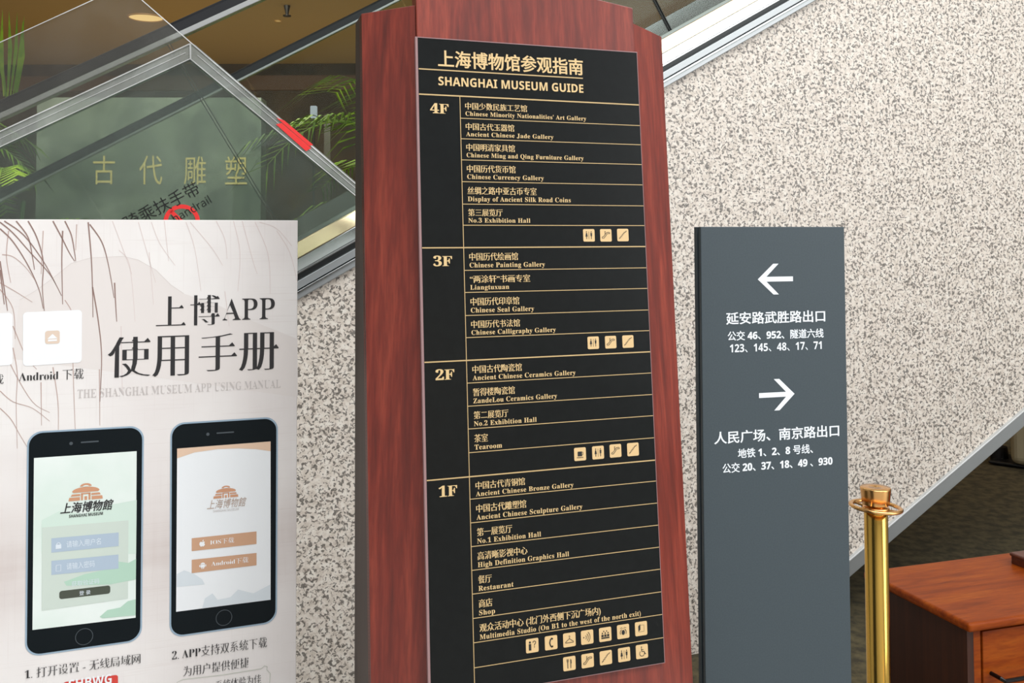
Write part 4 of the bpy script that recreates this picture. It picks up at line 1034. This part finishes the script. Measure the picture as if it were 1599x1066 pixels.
# ================================================================== DESK
ZD = 0.62
FL = onz(1513, 974, ZD); FR = onz(1599, 961, ZD); BL = onz(1368, 888, ZD)
e1 = (FR - FL); e1.z = 0; e1.normalize(); e2 = Vector((-e1.y, e1.x, 0))
if e2.dot(BL - FL) < 0: e2 = -e2
dep = (BL - FL).dot(e2); wid = 1.15
skew = 0.0
yawd = math.atan2(e1.y, e1.x)
DK = thing('desk', 'orange-brown wooden desk at lower right behind the brass post', 'desk', (FL.x, FL.y, 0), yawd)
def D(a, b, z): return FL + e1 * a + e2 * b + Vector((0, 0, z - ZD))
def dbox(a0, a1, b0, b1, z0, z1, name, mt, lab=None, bevel=0.0, seg=3, sk=0.0):
    f = lambda a_, b_: a_ + sk * b_ / dep
    return MB().box8([D(f(a0, b0), b0, z0), D(f(a1, b0), b0, z0), D(f(a1, b1), b1, z0), D(f(a0, b1), b1, z0), D(f(a0, b0), b0, z1), D(f(a1, b0), b0, z1), D(f(a1, b1), b1, z1), D(f(a0, b1), b1, z1)]).build(name, mt, DK, lab, bevel=bevel, seg=seg)
dbox(0, wid, 0, dep, ZD - 0.022, ZD, 'desktop', DESK, 'polished top with rounded front edge', 0.008, 4, sk=skew)
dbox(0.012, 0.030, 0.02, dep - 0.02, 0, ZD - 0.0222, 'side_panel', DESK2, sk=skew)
dbox(0.0305, 0.05, 0.02, 0.04, 0.0, ZD - 0.0222, 'stile', DESK)
for i, (za, zb) in enumerate(((ZD - 0.21, ZD - 0.03), (ZD - 0.40, ZD - 0.215), (0.03, ZD - 0.405))):
    dr = dbox(0.053, 0.45, 0.016, 0.036, za, zb, 'drawer', DESK, bevel=0.002)
    zm = (za + zb) / 2 - 0.008
    mb = MB().tube([D(.075, .016, zm), D(.075, -.014, zm), D(.08, -.02, zm - .004), D(.20, -.02, zm - .004), D(.205, -.014, zm), D(.205, .016, zm)], 0.005, 8)
    h_ = mb.build('handle', mat('black_handle', (24, 22, 22), 0.25, 0.7), dr, 'black metal handle')
dbox(0.032, wid - 0.03, dep - 0.03, dep - 0.012, 0.05, ZD - 0.0222, 'rear_panel', DESK, sk=0)
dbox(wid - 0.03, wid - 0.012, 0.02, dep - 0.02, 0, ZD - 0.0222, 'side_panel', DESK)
# wooden tray whose corner shows at the right edge, on the desk
q = onz(1577, 862, ZD + 0.03)
TR = thing('wooden_box', 'dark red wooden box at the right edge, on the back of the desk', 'box', (q.x, q.y, ZD), yawd)
def tb(a0, a1, b0, b1, z0, z1, name, mt, bv=0.004):
    g = lambda a_, b_, z_: Vector((q.x, q.y, 0)) + e1 * a_ + e2 * b_ + Vector((0, 0, z_))
    return MB().box8([g(a0, b0, z0), g(a1, b0, z0), g(a1, b1, z0), g(a0, b1, z0), g(a0, b0, z1), g(a1, b0, z1), g(a1, b1, z1), g(a0, b1, z1)]).build(name, mt, TR, bevel=bv)
BXM = m_wood('dark_box_wood', [(58, 22, 10), (84, 36, 18), (98, 46, 24)], 0.35, sc=(4, 40, 40))
tb(0.004, 0.34, -0.136, 0.0, ZD, ZD + 0.02, 'box_body', BXM, 0.001)
tb(0.0, 0.345, -0.14, 0.004, ZD + 0.0202, ZD + 0.03, 'lid', BXM)

# ================================================================== CREAM BIN WITH BLACK FOOT far at the right
q = onz(1585, 734, 0.0); q2 = onz(1640, 742, 0.0)
e1c = (q2 - q).normalized(); e2c = Vector((-e1c.y, e1c.x, 0)); 
dist = (q - CAM).dot(C_F)
hh = 0.36
BN = thing('display_stand', 'cream stand on a black footed base beyond the granite', 'stand', (q.x, q.y, 0), math.atan2(e1c.y, e1c.x))
def cb(a0, a1, b0, b1, z0, z1): 
    g = lambda a_, b_, z_: Vector((q.x, q.y, z_)) + e1c * a_ + e2c * b_
    return MB().box8([g(a0, b0, z0), g(a1, b0, z0), g(a1, b1, z0), g(a0, b1, z0), g(a0, b0, z1), g(a1, b0, z1), g(a1, b1, z1), g(a0, b1, z1)])
ztop = (atd(1590, 645, dist)).z; zfo = atd(1590, 727, dist).z
cb(-0.04, 0.75, 0.02, 0.42, zfo, ztop).build('body', CREAM, BN, bevel=0.05, seg=4)
cb(-0.03, 0.77, 0.0, 0.44, ztop + 0.0005, ztop + 0.035).build('top_cap', RUBBER, BN, 'black top', bevel=0.01)
cb(-0.18, 0.80, 0.05, 0.36, max(0.01, zfo - 0.065), zfo - 0.0005).build('foot_bar', RUBBER, BN, 'black foot bar', bevel=0.01)
g = Vector((q.x, q.y, 0)) + e1c * (-0.15) + e2c * 0.2
MB().tube([g + Vector((0, 0, zfo - 0.02)), g + Vector((0, 0, zfo + 0.075))], [0.06, 0.05], 20).build('castor_cap', RUBBER, BN, 'black round cap', bevel=0.005)
for aa in (-0.12, 0.72):
    for bb in (0.1, 0.32):
        g = Vector((q.x, q.y, 0)) + e1c * aa + e2c * bb
        MB().tube([g, g + Vector((0, 0, max(0.012, zfo - 0.06)))], 0.025, 12).build('foot', RUBBER, BN)
for o in list(bpy.data.objects):
    if 'mw' in o: del o['mw']
